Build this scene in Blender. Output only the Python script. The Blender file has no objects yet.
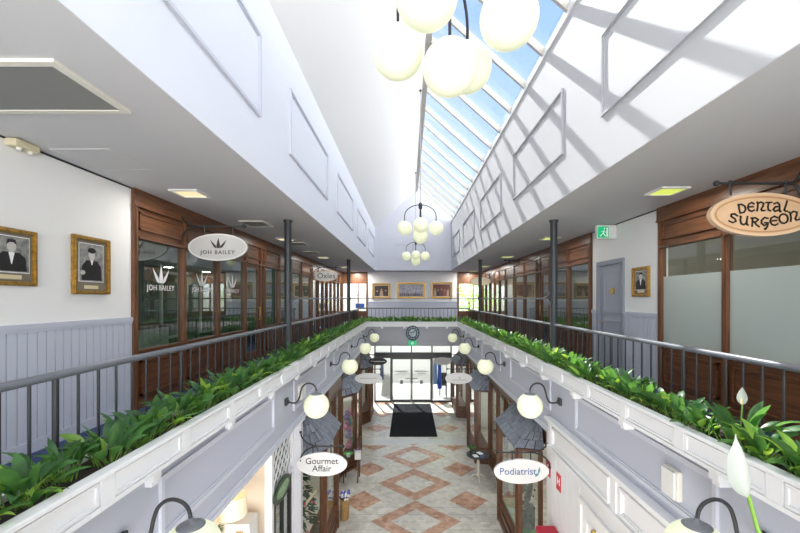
import bpy, bmesh, math, random
from mathutils import Vector, Matrix
rnd = random.Random(7)
CZ = 5.57                      # eye height above the ground-floor tiles; heights below are relative to the eye
PI = math.pi
S = bpy.context.scene
COL = S.collection

# ------------------------------------------------------------------ materials
MATS = {}
def mat(name, color, rough=0.5, metal=0.0, bump=0.0, bscale=40.0, var=0.0, vscale=6.0, emit=None, estr=0.0, coat=0.0, spec=0.5):
    if name in MATS: return MATS[name]
    m = bpy.data.materials.new(name); m.use_nodes = True
    nt = m.node_tree; b = nt.nodes['Principled BSDF']
    b.inputs['Base Color'].default_value = (*color, 1)
    b.inputs['Roughness'].default_value = rough
    b.inputs['Metallic'].default_value = metal
    b.inputs['Specular IOR Level'].default_value = spec
    if coat: b.inputs['Coat Weight'].default_value = coat; b.inputs['Coat Roughness'].default_value = 0.15
    if emit: b.inputs['Emission Color'].default_value = (*emit, 1); b.inputs['Emission Strength'].default_value = estr
    if var or bump:
        tc = nt.nodes.new('ShaderNodeTexCoord')
    if var:
        n = nt.nodes.new('ShaderNodeTexNoise'); n.inputs['Scale'].default_value = vscale; n.inputs['Detail'].default_value = 5
        nt.links.new(tc.outputs['Object'], n.inputs['Vector'])
        r = nt.nodes.new('ShaderNodeValToRGB')
        r.color_ramp.elements[0].position = 0.3; r.color_ramp.elements[1].position = 0.7
        r.color_ramp.elements[0].color = (*[max(0, c*(1-var)) for c in color], 1)
        r.color_ramp.elements[1].color = (*[min(1, c*(1+var)) for c in color], 1)
        nt.links.new(n.outputs['Fac'], r.inputs['Fac']); nt.links.new(r.outputs['Color'], b.inputs['Base Color'])
    if bump:
        n2 = nt.nodes.new('ShaderNodeTexNoise'); n2.inputs['Scale'].default_value = bscale; n2.inputs['Detail'].default_value = 3
        nt.links.new(tc.outputs['Object'], n2.inputs['Vector'])
        bp = nt.nodes.new('ShaderNodeBump'); bp.inputs['Strength'].default_value = bump; bp.inputs['Distance'].default_value = 0.01
        nt.links.new(n2.outputs['Fac'], bp.inputs['Height']); nt.links.new(bp.outputs['Normal'], b.inputs['Normal'])
    MATS[name] = m
    return m

def wood_mat(name, c0, c1, axis):
    m = bpy.data.materials.new(name); m.use_nodes = True; nt = m.node_tree; b = nt.nodes['Principled BSDF']
    tc = nt.nodes.new('ShaderNodeTexCoord'); mp = nt.nodes.new('ShaderNodeMapping')
    mp.inputs['Scale'].default_value = axis
    nt.links.new(tc.outputs['Object'], mp.inputs['Vector'])
    n = nt.nodes.new('ShaderNodeTexNoise'); n.inputs['Scale'].default_value = 3.0; n.inputs['Detail'].default_value = 6; n.inputs['Distortion'].default_value = 0.6
    nt.links.new(mp.outputs['Vector'], n.inputs['Vector'])
    r = nt.nodes.new('ShaderNodeValToRGB'); r.color_ramp.elements[0].position = .32; r.color_ramp.elements[1].position = .68
    r.color_ramp.elements[0].color = (*c0, 1); r.color_ramp.elements[1].color = (*c1, 1)
    nt.links.new(n.outputs['Fac'], r.inputs['Fac']); nt.links.new(r.outputs['Color'], b.inputs['Base Color'])
    b.inputs['Roughness'].default_value = .4; b.inputs['Coat Weight'].default_value = .1; b.inputs['Coat Roughness'].default_value = .2
    MATS[name] = m
    return m

def glass_mat(name, tint, refl=.03):
    m = bpy.data.materials.new(name); m.use_nodes = True; nt = m.node_tree
    nt.nodes.remove(nt.nodes['Principled BSDF']); out = nt.nodes['Material Output']
    t = nt.nodes.new('ShaderNodeBsdfTransparent'); t.inputs['Color'].default_value = (*tint, 1)
    g = nt.nodes.new('ShaderNodeBsdfGlossy'); g.inputs['Roughness'].default_value = 0.0; g.inputs['Color'].default_value = (1, 1, 1, 1)
    lw = nt.nodes.new('ShaderNodeLayerWeight'); lw.inputs['Blend'].default_value = .5
    pw = nt.nodes.new('ShaderNodeMath'); pw.operation = 'POWER'; pw.inputs[1].default_value = 4.0; nt.links.new(lw.outputs['Facing'], pw.inputs[0])
    f = nt.nodes.new('ShaderNodeMapRange'); f.inputs['To Min'].default_value = refl; f.inputs['To Max'].default_value = .85; nt.links.new(pw.outputs[0], f.inputs['Value'])
    mx = nt.nodes.new('ShaderNodeMixShader')
    nt.links.new(f.outputs[0], mx.inputs[0]); nt.links.new(t.outputs[0], mx.inputs[1]); nt.links.new(g.outputs[0], mx.inputs[2])
    nt.links.new(mx.outputs[0], out.inputs['Surface'])
    MATS[name] = m
    return m

def leaf_mat(name, c0, c1):
    m = bpy.data.materials.new(name); m.use_nodes = True; nt = m.node_tree; b = nt.nodes['Principled BSDF']
    out = nt.nodes['Material Output']
    tc = nt.nodes.new('ShaderNodeTexCoord'); n = nt.nodes.new('ShaderNodeTexNoise'); n.inputs['Scale'].default_value = 9; n.inputs['Detail'].default_value = 2
    nt.links.new(tc.outputs['Object'], n.inputs['Vector'])
    r = nt.nodes.new('ShaderNodeValToRGB'); r.color_ramp.elements[0].position = .35; r.color_ramp.elements[1].position = .65
    r.color_ramp.elements[0].color = (*c0, 1); r.color_ramp.elements[1].color = (*c1, 1)
    nt.links.new(n.outputs['Fac'], r.inputs['Fac']); nt.links.new(r.outputs['Color'], b.inputs['Base Color'])
    b.inputs['Roughness'].default_value = .35
    tr = nt.nodes.new('ShaderNodeBsdfTranslucent'); tr.inputs['Color'].default_value = (c1[0]*1.8, min(1, c1[1]*1.6), c1[2]*.8, 1)
    mx = nt.nodes.new('ShaderNodeMixShader'); mx.inputs[0].default_value = .45
    nt.links.new(b.outputs[0], mx.inputs[1]); nt.links.new(tr.outputs[0], mx.inputs[2]); nt.links.new(mx.outputs[0], out.inputs['Surface'])
    MATS[name] = m
    return m

W_ = mat('white_paint', (.80, .80, .805), .55, bump=.03, bscale=120)
UPW = mat('upper_wall_paint', (.72, .745, .815), .6, bump=.03, bscale=120)
SOF = mat('soffit_paint', (.58, .58, .585), .7)
ROOFW = mat('roof_lining_paint', (.78, .78, .78), .7)
BALW = mat('balcony_wall_paint', (.82, .817, .805), .6)
DADO = mat('dado_paint', (.53, .555, .64), .45)
GREYW = mat('arcade_wall_paint', (.45, .475, .56), .5)
ENDG = mat('end_wall_paint', (.34, .35, .39), .5)
GABLE = mat('gable_paint', (.57, .585, .66), .6)
TRIMW = mat('trim_white', (.76, .77, .79), .4)
MOULD = mat('moulding_paint', (.56, .585, .66), .45)
WOOD = wood_mat('varnished_wood_upright', (.075, .029, .012), (.175, .071, .029), (9, 9, .7))
WOODH = wood_mat('varnished_wood_lengthwise', (.075, .029, .012), (.18, .073, .03), (9, .7, 9))
DWOOD = wood_mat('dark_wood', (.05, .02, .01), (.11, .045, .02), (9, 9, .7))
CARPET = mat('blue_carpet', (.035, .055, .14), .95, bump=.5, bscale=300, var=.25, vscale=60)
STEEL = mat('painted_steel', (.022, .024, .028), .45, spec=.4)
RAILM = mat('rail_paint', (.13, .14, .16), .3)
COLM = mat('column_paint', (.028, .034, .038), .45)
IRON = mat('wrought_iron', (.02, .02, .022), .5)
SLATE = mat('slate', (.24, .268, .325), .6, var=.22, vscale=14, bump=.25, bscale=40)
LEAF = leaf_mat('leaf_green', (.028, .095, .036), (.085, .22, .068))
LEAF2 = leaf_mat('leaf_young', (.13, .30, .05), (.28, .48, .10))
SPATHE = mat('spathe_white', (.40, .43, .39), .5)
STALK = mat('stalk_green', (.18, .34, .05), .5)
SOIL = mat('soil', (.035, .025, .018), .95, bump=.8, bscale=60, var=.4, vscale=40)
GLOBE = mat('globe_glass', (.60, .605, .545), .3, emit=(.93, 1.0, .52), estr=.145, spec=.3)
PANEL = mat('light_diffuser', (.5, .47, .3), .4, emit=(1.0, .86, .50), estr=.30)
PANELG = mat('light_diffuser_green', (.4, .45, .12), .4, emit=(.86, 1.0, .14), estr=.27)
GRILLE = mat('grille_mesh', (.27, .275, .26), .6)
OFFW = mat('off_white_plastic', (.70, .68, .60), .45)
CREAM = mat('cream_plastic', (.62, .56, .38), .5)
GOLD = mat('gilt', (.42, .25, .06), .35, metal=.6, var=.35, vscale=25)
MOUNT = mat('picture_mount', (.20, .17, .13), .8)
BLACK = mat('black', (.012, .012, .013), .45)
CHAR = mat('charcoal_print', (.03, .03, .032), .6)
SIGNG = mat('sign_board_grey', (.36, .36, .355), .45)
SIGNW = mat('sign_board_white', (.70, .70, .69), .4)
SIGNT = mat('sign_board_tan', (.66, .44, .26), .5, var=.08, vscale=10)
TANR = mat('sign_groove', (.46, .25, .12), .5)
INK = mat('sign_ink', (.012, .010, .008), .5)
BLUEINK = mat('blue_ink', (.05, .12, .30), .5)
TEAL = mat('teal_ink', (.10, .30, .33), .5)
DECAL = mat('white_decal', (.88, .88, .88), .5)
GRN = mat('exit_green', (.0, .25, .09), .4, emit=(0, .5, .2), estr=.25)
RED = mat('red_paint', (.50, .010, .04), .35)
REDS = mat('red_sticker', (.60, .02, .03), .5)
BRASS = mat('brass', (.55, .38, .12), .3, metal=.9)
PAPER = mat('paper', (.85, .85, .84), .7)
GLASS = glass_mat('clear_glass', (.93, .96, .95))
GLASSG = glass_mat('green_tint_glass', (.80, .88, .83), .12)
SKYG = glass_mat('skylight_glass', (.98, .99, 1.0), .015)
FROST = mat('frosted_film', (.42, .47, .44), .25, spec=.6)
BAR = mat('glazing_bar_paint', (.44, .42, .385), .45)
ALU = mat('dark_aluminium', (.025, .025, .03), .35)
MATM = mat('door_mat', (.020, .021, .025), .95, spec=.08, bump=.6, bscale=400, var=.2, vscale=80)
ROOMG = mat('salon_wall', (.15, .19, .16), .7)
ROOMD = mat('dark_room_wall', (.22, .20, .15), .7)
ROOMW = mat('warm_room_wall', (.72, .62, .50), .7)
ROOML = mat('pale_room_wall', (.60, .58, .52), .7)
OUTW = mat('weatherboard', (.50, .49, .47), .7)
PAVE = mat('pavement', (.30, .29, .27), .8, var=.1, vscale=3, bump=.2, bscale=60)

# ------------------------------------------------------------------ mesh builder
class MB:
    def __init__(s): s.v = []; s.f = []; s.mi = []; s.m = 0; s.sm = []
    def add(s, vs, fs, smooth=False):
        o = len(s.v); s.v += [Vector(p) for p in vs]
        for f in fs: s.f.append([o+i for i in f]); s.mi.append(s.m); s.sm.append(smooth)
        return s
    def hexa(s, p):   # 8 points: bottom ring 0-3, top ring 4-7
        return s.add(p, [(3,2,1,0),(4,5,6,7),(0,1,5,4),(1,2,6,5),(2,3,7,6),(3,0,4,7)])
    def box(s, x0, x1, y0, y1, z0, z1):
        if x0 > x1: x0, x1 = x1, x0
        if y0 > y1: y0, y1 = y1, y0
        if z0 > z1: z0, z1 = z1, z0
        return s.hexa([(x0,y0,z0),(x1,y0,z0),(x1,y1,z0),(x0,y1,z0),(x0,y0,z1),(x1,y0,z1),(x1,y1,z1),(x0,y1,z1)])
    def bbox(s, x0, x1, y0, y1, z0, z1, b=.01):     # box with chamfered edges
        bm = bmesh.new(); bmesh.ops.create_cube(bm, size=1)
        for v in bm.verts: v.co = Vector(((x0+x1)/2+v.co.x*(x1-x0), (y0+y1)/2+v.co.y*(y1-y0), (z0+z1)/2+v.co.z*(z1-z0)))
        bmesh.ops.bevel(bm, geom=bm.edges[:], offset=b, segments=2, affect='EDGES', profile=.6)
        return s.frombm(bm)
    def frombm(s, bm, smooth=False):
        bmesh.ops.recalc_face_normals(bm, faces=bm.faces[:])
        bm.verts.index_update(); vs = [v.co.copy() for v in bm.verts]; fs = [[v.index for v in f.verts] for f in bm.faces]
        bm.free(); return s.add(vs, fs, smooth)
    def obox(s, P, d, s0, s1, t0, t1, z0, z1):    # box along plan direction d from P; t = towards the left-hand normal
        n = Vector((-d.y, d.x))
        def q(a, t): w = P + d*a + n*t; return (w.x, w.y)
        c = [q(s0,t0), q(s1,t0), q(s1,t1), q(s0,t1)]
        return s.hexa([(x,y,z0) for x, y in c]+[(x,y,z1) for x, y in c])
    def tube(s, pts, r, n=8, cap=True, smooth=True):
        pts = [Vector(p) for p in pts]; rs = r if isinstance(r, (list, tuple)) else [r]*len(pts)
        T = []
        for i in range(len(pts)):
            a = pts[max(0, i-1)]; b = pts[min(len(pts)-1, i+1)]; T.append((b-a).normalized())
        up = Vector((0,0,1)) if abs(T[0].z) < .9 else Vector((1,0,0))
        u = T[0].cross(up).normalized(); vs = []; fs = []
        for i, p in enumerate(pts):
            u = (u - T[i]*u.dot(T[i])).normalized(); w = T[i].cross(u)
            for k in range(n):
                a = 2*PI*k/n; vs.append(p + (u*math.cos(a)+w*math.sin(a))*rs[i])
        for i in range(len(pts)-1):
            for k in range(n): fs.append((i*n+k, i*n+(k+1) % n, (i+1)*n+(k+1) % n, (i+1)*n+k))
        s.add(vs, fs, smooth)
        if cap:
            s.add(vs[:n], [tuple(range(n))[::-1]]); s.add(vs[-n:], [tuple(range(n))])
        return s
    def sphere(s, c, r, u=20, v=12, sc=(1,1,1)):
        bm = bmesh.new(); bmesh.ops.create_uvsphere(bm, u_segments=u, v_segments=v, radius=r)
        for q in bm.verts: q.co = Vector((q.co.x*sc[0], q.co.y*sc[1], q.co.z*sc[2])) + Vector(c)
        return s.frombm(bm, True)
    def lathe(s, c, prof, n=20, smooth=True):     # prof: (radius, z) from bottom to top
        c = Vector(c); vs = []; fs = []
        for r, z in prof:
            for k in range(n): a = 2*PI*k/n; vs.append(c+Vector((r*math.cos(a), r*math.sin(a), z)))
        for i in range(len(prof)-1):
            for k in range(n): fs.append((i*n+k, i*n+(k+1) % n, (i+1)*n+(k+1) % n, (i+1)*n+k))
        s.add(vs, fs, smooth)
        if prof[0][0] > 1e-4: s.add(vs[:n], [tuple(range(n))[::-1]])
        if prof[-1][0] > 1e-4: s.add(vs[-n:], [tuple(range(n))])
        return s
    def prism(s, poly, d):            # planar 3D polygon extruded by vector d
        p = [Vector(q) for q in poly]; n = len(p); d = Vector(d)
        s.add(p+[q+d for q in p], [tuple(range(n))[::-1], tuple(range(n, 2*n))]+[(i, (i+1) % n, n+(i+1) % n, n+i) for i in range(n)])
        return s
    def frame_x(s, x, y0, y1, z0, z1, w, t):      # raised rectangular moulding on a plane x = const, protruding by t (signed)
        s.box(x, x+t, y0, y1, z0, z0+w); s.box(x, x+t, y0, y1, z1-w, z1)
        s.box(x, x+t, y0, y0+w, z0+w, z1-w); s.box(x, x+t, y1-w, y1, z0+w, z1-w); return s
    def frame_y(s, y, x0, x1, z0, z1, w, t):
        s.box(x0, x1, y, y+t, z0, z0+w); s.box(x0, x1, y, y+t, z1-w, z1)
        s.box(x0, x0+w, y, y+t, z0+w, z1-w); s.box(x1-w, x1, y, y+t, z0+w, z1-w); return s
    def oval(s, c, rx, rz, t, n=40):              # elliptical plate facing -y, thickness t towards +y
        c = Vector(c); poly = [c+Vector((rx*math.cos(2*PI*k/n), 0, rz*math.sin(2*PI*k/n))) for k in range(n)]
        return s.prism(poly, (0, t, 0))
    def ovalring(s, c, rx, rz, w, t, n=40):
        c = Vector(c)
        for k in range(n):
            a0, a1 = 2*PI*k/n, 2*PI*(k+1)/n
            p = lambda a, q: c+Vector(((rx-q)*math.cos(a), 0, (rz-q)*math.sin(a)))
            s.prism([p(a0,0), p(a1,0), p(a1,w), p(a0,w)], (0, t, 0))
        return s
    def stroke(s, pts, w, t, y):                  # flat ribbon lettering stroke in the xz plane
        for i in range(len(pts)-1):
            a = Vector((pts[i][0], y, pts[i][1])); b = Vector((pts[i+1][0], y, pts[i+1][1]))
            d = b-a
            if d.length < 1e-6: continue
            d.normalize(); n = Vector((-d.z, 0, d.x))*w/2; e = d*w*.3
            s.prism([a-n-e, b-n+e, b+n+e, a+n-e], (0, t, 0))
        return s

WL = {}
def ob(name, mb, mats, parent=None, origin=None, struct=False):
    me = bpy.data.meshes.new(name)
    off = WL[parent.name] if parent else Vector(origin) if origin is not None else Vector((0,0,0))
    me.from_pydata([v-off for v in mb.v], [], mb.f)
    if not isinstance(mats, (list, tuple)): mats = [mats]
    for m in mats: me.materials.append(m)
    me.polygons.foreach_set('material_index', mb.mi); me.polygons.foreach_set('use_smooth', mb.sm)
    me.update()
    o = bpy.data.objects.new(name, me); COL.objects.link(o)
    if parent: o.parent = parent
    else: o.location = off
    WL[o.name] = off.copy()
    if struct: o['kind'] = 'structure'
    return o
def st(name, mb, mats): return ob(name, mb, mats, struct=True)
def tag(o, label, cat, group=None):
    o['label'] = label; o['category'] = cat
    if group: o['group'] = group
    return o
def thing(name, label, cat, loc, group=None):
    o = bpy.data.objects.new(name, None); COL.objects.link(o); o.location = loc; o.empty_display_size = .05
    WL[o.name] = Vector(loc)
    return tag(o, label, cat, group)
def dup(root, loc, rz, label, sc=None):
    def cp(o, par):
        c = o.copy(); COL.objects.link(c)
        if par: c.parent = par
        for ch in list(o.children): cp(ch, c)
        return c
    r = cp(root, None); r.location = loc; r.rotation_euler = (0, 0, rz); r['label'] = label; WL[r.name] = Vector(loc)
    if sc: r.scale = sc
    return r
def text(body, size, loc, m, parent, rot=(PI/2, 0, 0), name='lettering', extrude=.003, spacing=1.0, sx=1.0):
    cu = bpy.data.curves.new(name, 'FONT'); cu.body = body; cu.size = size; cu.extrude = extrude
    cu.align_x = 'CENTER'; cu.align_y = 'CENTER'; cu.space_character = spacing; cu.space_line = .85
    tmp = bpy.data.objects.new(name, cu); COL.objects.link(tmp)
    bpy.context.view_layer.update(); dg = bpy.context.evaluated_depsgraph_get()
    me = bpy.data.meshes.new_from_object(tmp.evaluated_get(dg)); bpy.data.objects.remove(tmp); bpy.data.curves.remove(cu)
    me.materials.clear(); me.materials.append(m)
    o = bpy.data.objects.new(name, me); COL.objects.link(o); o.parent = parent
    o.location = Vector(loc) - WL[parent.name]; o.rotation_euler = rot; o.scale = (sx, 1, 1)
    return o
ORD = 'first second third fourth fifth sixth seventh eighth ninth tenth eleventh twelfth thirteenth fourteenth fifteenth sixteenth seventeenth eighteenth nineteenth'.split()
TENS = {20: 'twent', 30: 'thirt', 40: 'fort', 50: 'fift'}
def ordinal(n):
    if n < 20: return ORD[n-1]
    t, u = n//10*10, n % 10
    return TENS[t]+('ieth' if u == 0 else 'y-'+ORD[u-1])
SIDE = {-1: 'crown-sign side', 1: 'dental-sign side'}

# ------------------------------------------------------------------ main dimensions (x, depth y, height relative to eye)
XW = {-1: -3.72, 1: 4.165}      # balcony shop walls
XU = {-1: -1.75, 1: 2.29}       # upper wall faces of the void
XC = {-1: -2.284, 1: 2.774}     # columns and railings
XP = {-1: -1.80, 1: 2.20}       # planter faces
XA = {-1: -1.90, 1: 2.37}       # arcade wall faces
ZC, ZF, ZG = 1.49, -1.52, -CZ
YN, YE, YG, YF = -2.5, 21.9, 20.7, 21.0
RX, RZ = .45, 5.72              # ridge
ZE = {-1: 3.74, 1: 4.08}        # eaves

# ------------------------------------------------------------------ floor with marble diamonds
def floor_mat():
    m = bpy.data.materials.new('marble_floor'); m.use_nodes = True; nt = m.node_tree; b = nt.nodes['Principled BSDF']
    N = nt.nodes.new; L = nt.links.new
    geo = N('ShaderNodeNewGeometry'); sep = N('ShaderNodeSeparateXYZ'); L(geo.outputs['Position'], sep.inputs[0])
    def mt(op, a, c=None):
        n = N('ShaderNodeMath'); n.operation = op
        for i, q in enumerate((a, c)):
            if q is None: continue
            if isinstance(q, (int, float)): n.inputs[i].default_value = q
            else: L(q, n.inputs[i])
        return n.outputs[0]
    x = mt('ABSOLUTE', mt('SUBTRACT', sep.outputs[0], .20))
    v = mt('FRACT', mt('DIVIDE', mt('SUBTRACT', sep.outputs[1], 10.75-20.1), 2.01))
    vc = mt('ABSOLUTE', mt('SUBTRACT', v, .5))                 # 0 at diamond centre, .5 at crossing
    d = mt('ADD', mt('DIVIDE', x, 1.125), mt('MULTIPLY', vc, 2.0))
    ring = mt('MULTIPLY', mt('GREATER_THAN', d, .56), mt('LESS_THAN', d, 1.0))
    sx = mt('ABSOLUTE', mt('SUBTRACT', x, 1.47))
    dy = mt('MULTIPLY', mt('SUBTRACT', .5, vc), 2.01)
    side = mt('LESS_THAN', mt('ADD', sx, dy), .54)
    zone = mt('LESS_THAN', sep.outputs[1], 14.95)
    pink = mt('MAXIMUM', mt('MULTIPLY', ring, zone), mt('MULTIPLY', side, mt('GREATER_THAN', mt('ABSOLUTE', mt('SUBTRACT', sep.outputs[1], 15.2)), .4)))
    # crazy-paved marble: voronoi chips
    vo = N('ShaderNodeTexVoronoi'); vo.inputs['Scale'].default_value = 7; L(geo.outputs['Position'], vo.inputs['Vector'])
    no = N('ShaderNodeTexNoise'); no.inputs['Scale'].default_value = 5; no.inputs['Detail'].default_value = 6; L(geo.outputs['Position'], no.inputs['Vector'])
    sv = N('ShaderNodeSeparateColor'); L(vo.outputs['Color'], sv.inputs[0])
    f = mt('ADD', mt('MULTIPLY', sv.outputs[0], .6), mt('MULTIPLY', no.outputs['Fac'], .4))
    def ramp(a, c):
        r = N('ShaderNodeValToRGB'); r.color_ramp.elements[0].color = (*a, 1); r.color_ramp.elements[1].color = (*c, 1)
        r.color_ramp.elements[0].position = .2; r.color_ramp.elements[1].position = .8; L(f, r.inputs[0]); return r.outputs[0]
    cr = ramp((.58, .555, .49), (.77, .745, .68)); pk = ramp((.43, .235, .155), (.66, .43, .32))
    mx = N('ShaderNodeMix'); mx.data_type = 'RGBA'; L(pink, mx.inputs['Factor']); L(cr, mx.inputs['A']); L(pk, mx.inputs['B'])
    # slab joints across the hall on the near part
    jt = mt('LESS_THAN', mt('FRACT', mt('DIVIDE', sep.outputs[1], .335)), .045)
    jt = mt('MULTIPLY', jt, mt('LESS_THAN', sep.outputs[1], 10.4))
    mx2 = N('ShaderNodeMix'); mx2.data_type = 'RGBA'; L(mt('MULTIPLY', jt, .55), mx2.inputs['Factor']); L(mx.outputs['Result'], mx2.inputs['A']); mx2.inputs['B'].default_value = (.2, .18, .15, 1)
    # white border band inside the entrance
    bd = mt('LESS_THAN', mt('ABSOLUTE', mt('SUBTRACT', sep.outputs[1], 15.2)), .22)
    mx3 = N('ShaderNodeMix'); mx3.data_type = 'RGBA'; L(bd, mx3.inputs['Factor']); L(mx2.outputs['Result'], mx3.inputs['A']); mx3.inputs['B'].default_value = (.66, .66, .65, 1)
    L(mx3.outputs['Result'], b.inputs['Base Color'])
    b.inputs['Roughness'].default_value = .24
    return m
st('floor', MB().box(-6, 6.4, YN, YF+.1, ZG-.15, ZG), floor_mat())

# ------------------------------------------------------------------ building shell
for s, nm in ((-1, 'left'), (1, 'right')):
    xu, xw, xa, xc = XU[s], XW[s], XA[s], XC[s]
    xo = xw + s*3.0
    # upper wall of the void
    st('wall_upper_'+nm, MB().box(xu, xu+s*.14, YN, YG, ZC+.004, ZE[s]+.12), UPW if s < 0 else mat('upper_wall_sun_darkened', (.48, .485, .50), .6, bump=.03, bscale=120))  # sunlit side: same white paint, its colour darkened to offset the sun
    st('ceiling_'+nm, MB().box(xu+s*.003, xo+s*.15, YN, YE+.15, ZC, ZC+.004).box(xu+s*.14, xo+s*.15, YN, YE+.15, ZC+.004, ZC+.12), SOF)
    st('floor_balcony_'+nm, MB().box(xc-s*.02, xo, YN, YE, ZF-.08, ZF), CARPET)
    st('slab_'+nm, MB().box(xa+s*.15, xo, YN, YE, ZF-.45, ZF-.08), BALW)
    wa = MB().box(xa, xa+s*.15, YN if s < 0 else 6.47, 17.4, -2.15 if s < 0 else -2.25, -1.27)
    if s > 0: wa.box(xa, xa+s*.15, YN, 6.47, -1.98, -1.27)
    st('wall_arcade_'+nm, wa, GREYW)
    # rooms behind the balcony shops and behind the ground-floor shops
    st('wall_room_'+nm, MB().box(xo, xo+s*.15, YN, YE, ZG, ZC), ROOMG if s < 0 else ROOMD)
# gable wall and end walls
gx0, gx1 = XU[-1], XU[1]
g = MB().prism([(gx0-.15, YG, ZC), (gx1+.15, YG, ZC), (gx1+.15, YG, ZE[1]), (RX, YG, RZ+.05), (gx0-.15, YG, ZE[-1])], (0, .15, 0))
st('wall_gable', g, GABLE)
st('wall_gable_near_light_block', MB().prism([(gx0-.15, YN-.15, ZC), (gx1+.15, YN-.15, ZC), (gx1+.15, YN-.15, ZE[1]), (RX, YN-.15, RZ+.05), (gx0-.15, YN-.15, ZE[-1])], (0, .15, 0)), GABLE)  # unseen near gable, added to cut light into the upper void
st('ceiling_end', MB().box(gx0-.14, gx1+.14, YG+.15, YE+.15, ZC, ZC+.12), SOF)
st('wall_end', MB().box(-2.27, 2.78, YE, YE+.15, -.2, ZC), BALW)
e = MB(); e.box(-2.27, 2.78, YE, YE+.15, ZF, -.16); e.box(-2.27, 2.78, YE-.03, YE, -.22, -.16)
for i in range(50): e.box(-2.27+i*.101, -2.27+i*.101+.094, YE-.012, YE, ZF, -.22)
st('trim_1', e, DADO)
st('floor_balcony_end', MB().box(-2.3, 2.8, 17.9, YE, ZF-.08, ZF), CARPET)
st('slab_end', MB().box(-2.06, 2.53, 17.55, YE, -2.06, ZF-.08), BALW)
e = MB().box(XA[-1], XA[1], 17.40, 17.55, -2.12, -1.25)
for a, c in ((-1.82, -.85), (-.75, .18), (.28, 1.22), (1.32, 2.28)): e.frame_y(17.40, a, c, -2.05, -1.36, .03, -.02)
st('wall_end_panelled', e, ENDG)
# pitched roof: white lining on one slope
dx = Vector((RX-gx0, 0, RZ-ZE[-1])); nrm = Vector((-dx.z, 0, dx.x)).normalized()*.15
st('ceiling_roof', MB().prism([(gx0, YN, ZE[-1]), (RX, YN, RZ), Vector((RX, YN, RZ))+nrm, Vector((gx0, YN, ZE[-1]))+nrm], (0, YG-YN+.15, 0)), ROOFW)

# skylight on the other slope
sk = thing('skylight', 'sloping glass skylight of parallel bars showing blue sky', 'skylight', (RX, 8, RZ)); sk['kind'] = 'structure'
A = Vector((RX, 0, RZ)); B = Vector((gx1, 0, ZE[1])); sl = (B-A).normalized(); nn = Vector((-sl.z, 0, sl.x))
k = 0; y = 5.55 - 1.02*7
while y < YG:
    b = MB(); w = .03
    P = [A+nn*-.02+Vector((0, y-w, 0)), A+nn*-.02+Vector((0, y+w, 0)), B+nn*-.02+Vector((0, y+w, 0)), B+nn*-.02+Vector((0, y-w, 0))]
    b.prism(P, nn*.12); ob('glazing_bar', b, BAR, sk); y += 1.02
b = MB().box(RX-.07, RX+.07, YN, YG, RZ-.06, RZ+.1); ob('ridge_beam', b, BAR, sk)
b = MB().box(gx1-.03, gx1+.14, YN, YG, ZE[1]-.06, ZE[1]+.06); ob('sill', b, TRIMW, sk)
b = MB().prism([A+nn*.12+Vector((0, YN, 0)), B+nn*.12+Vector((0, YN, 0)), B+nn*.128+Vector((0, YN, 0)), A+nn*.128+Vector((0, YN, 0))], (0, YG-YN, 0)); ob('glass_pane', b, SKYG, sk)

# mouldings on the upper walls
n = 2
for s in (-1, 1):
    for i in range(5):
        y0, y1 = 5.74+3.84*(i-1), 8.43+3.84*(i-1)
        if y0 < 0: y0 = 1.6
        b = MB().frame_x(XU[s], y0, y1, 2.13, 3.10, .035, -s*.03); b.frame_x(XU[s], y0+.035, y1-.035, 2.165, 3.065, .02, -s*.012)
        st('trim_%d' % n, b, MOULD if s < 0 else mat('moulding_sun_darkened', (.44, .445, .47), .45)); n += 1  # sunlit-side mouldings take a darker copy of the colour to offset the sun
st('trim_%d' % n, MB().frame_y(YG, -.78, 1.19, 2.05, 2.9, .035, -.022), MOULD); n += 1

# arcade wall mouldings: panels and running bands
for s in (-1, 1):
    x = XA[s]; zb = -2.15 if s < 0 else -2.25
    b = MB()
    for i in range(-1, 4):
        y0, y1 = 2.97+3.48*i, 5.50+3.48*i
        if y1 > 17.3: y1 = 17.2
        b.frame_x(x, max(y0, YN), y1, -1.86, -1.36, .04, -s*.025); b.frame_x(x, max(y0, YN)+.04, y1-.04, -1.82, -1.40, .018, -s*.012)
    ya = YN if s < 0 else 6.48; b.box(x, x-s*.03, ya, 17.39, zb, zb+.05); b.box(x, x-s*.018, ya, 17.39, zb+.05, zb+.10)
    st('trim_%d' % n, b, MOULD); n += 1

# ------------------------------------------------------------------ balcony walls, dado, painted shadow gaps
def dado(x, s, y0, y1, idx):
    b = MB(); b.box(x, x+s*.02, y0, y1, ZF, -.25)
    yy = y0
    while yy < y1-.02:
        b.box(x-s*.014, x, yy+.003, min(yy+.096, y1)-.003, ZF+.12, -.30); yy += .1
    b.box(x-s*.03, x, y0, y1, -.30, -.25); b.box(x-s*.022, x, y0, y1, -.33, -.30); b.box(x-s*.025, x, y0, y1, ZF, ZF+.12)
    st('trim_%d' % idx, b, DADO)
b = MB(); b.box(XW[-1], XW[-1]-.15, YN, 5.24, ZF, ZC); st('wall_left', b, BALW)
b = MB(); b.box(XW[1], XW[1]+.15, 6.47, 7.49, ZF, ZC); b.box(XW[1], XW[1]+.15, 8.55, 8.80, ZF, ZC); b.box(XW[1], XW[1]+.15, 7.49, 8.55, .787, ZC); st('wall_right', b, BALW)
dado(XW[-1], -1, YN, 5.24, n); n += 1
dado(XW[1], 1, 6.47, 7.49, n); n += 1
dado(XW[1], 1, 8.56, 8.80, n); n += 1
for s in (-1, 1):
    b = MB().box(XW[s]-s*.012, XW[s], YN if s < 0 else 6.47, 5.24 if s < 0 else 8.80, ZC-.018, ZC); st('trim_%d' % n, b, BLACK); n += 1  # black strip stands in for the shade in the ceiling gap

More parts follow.
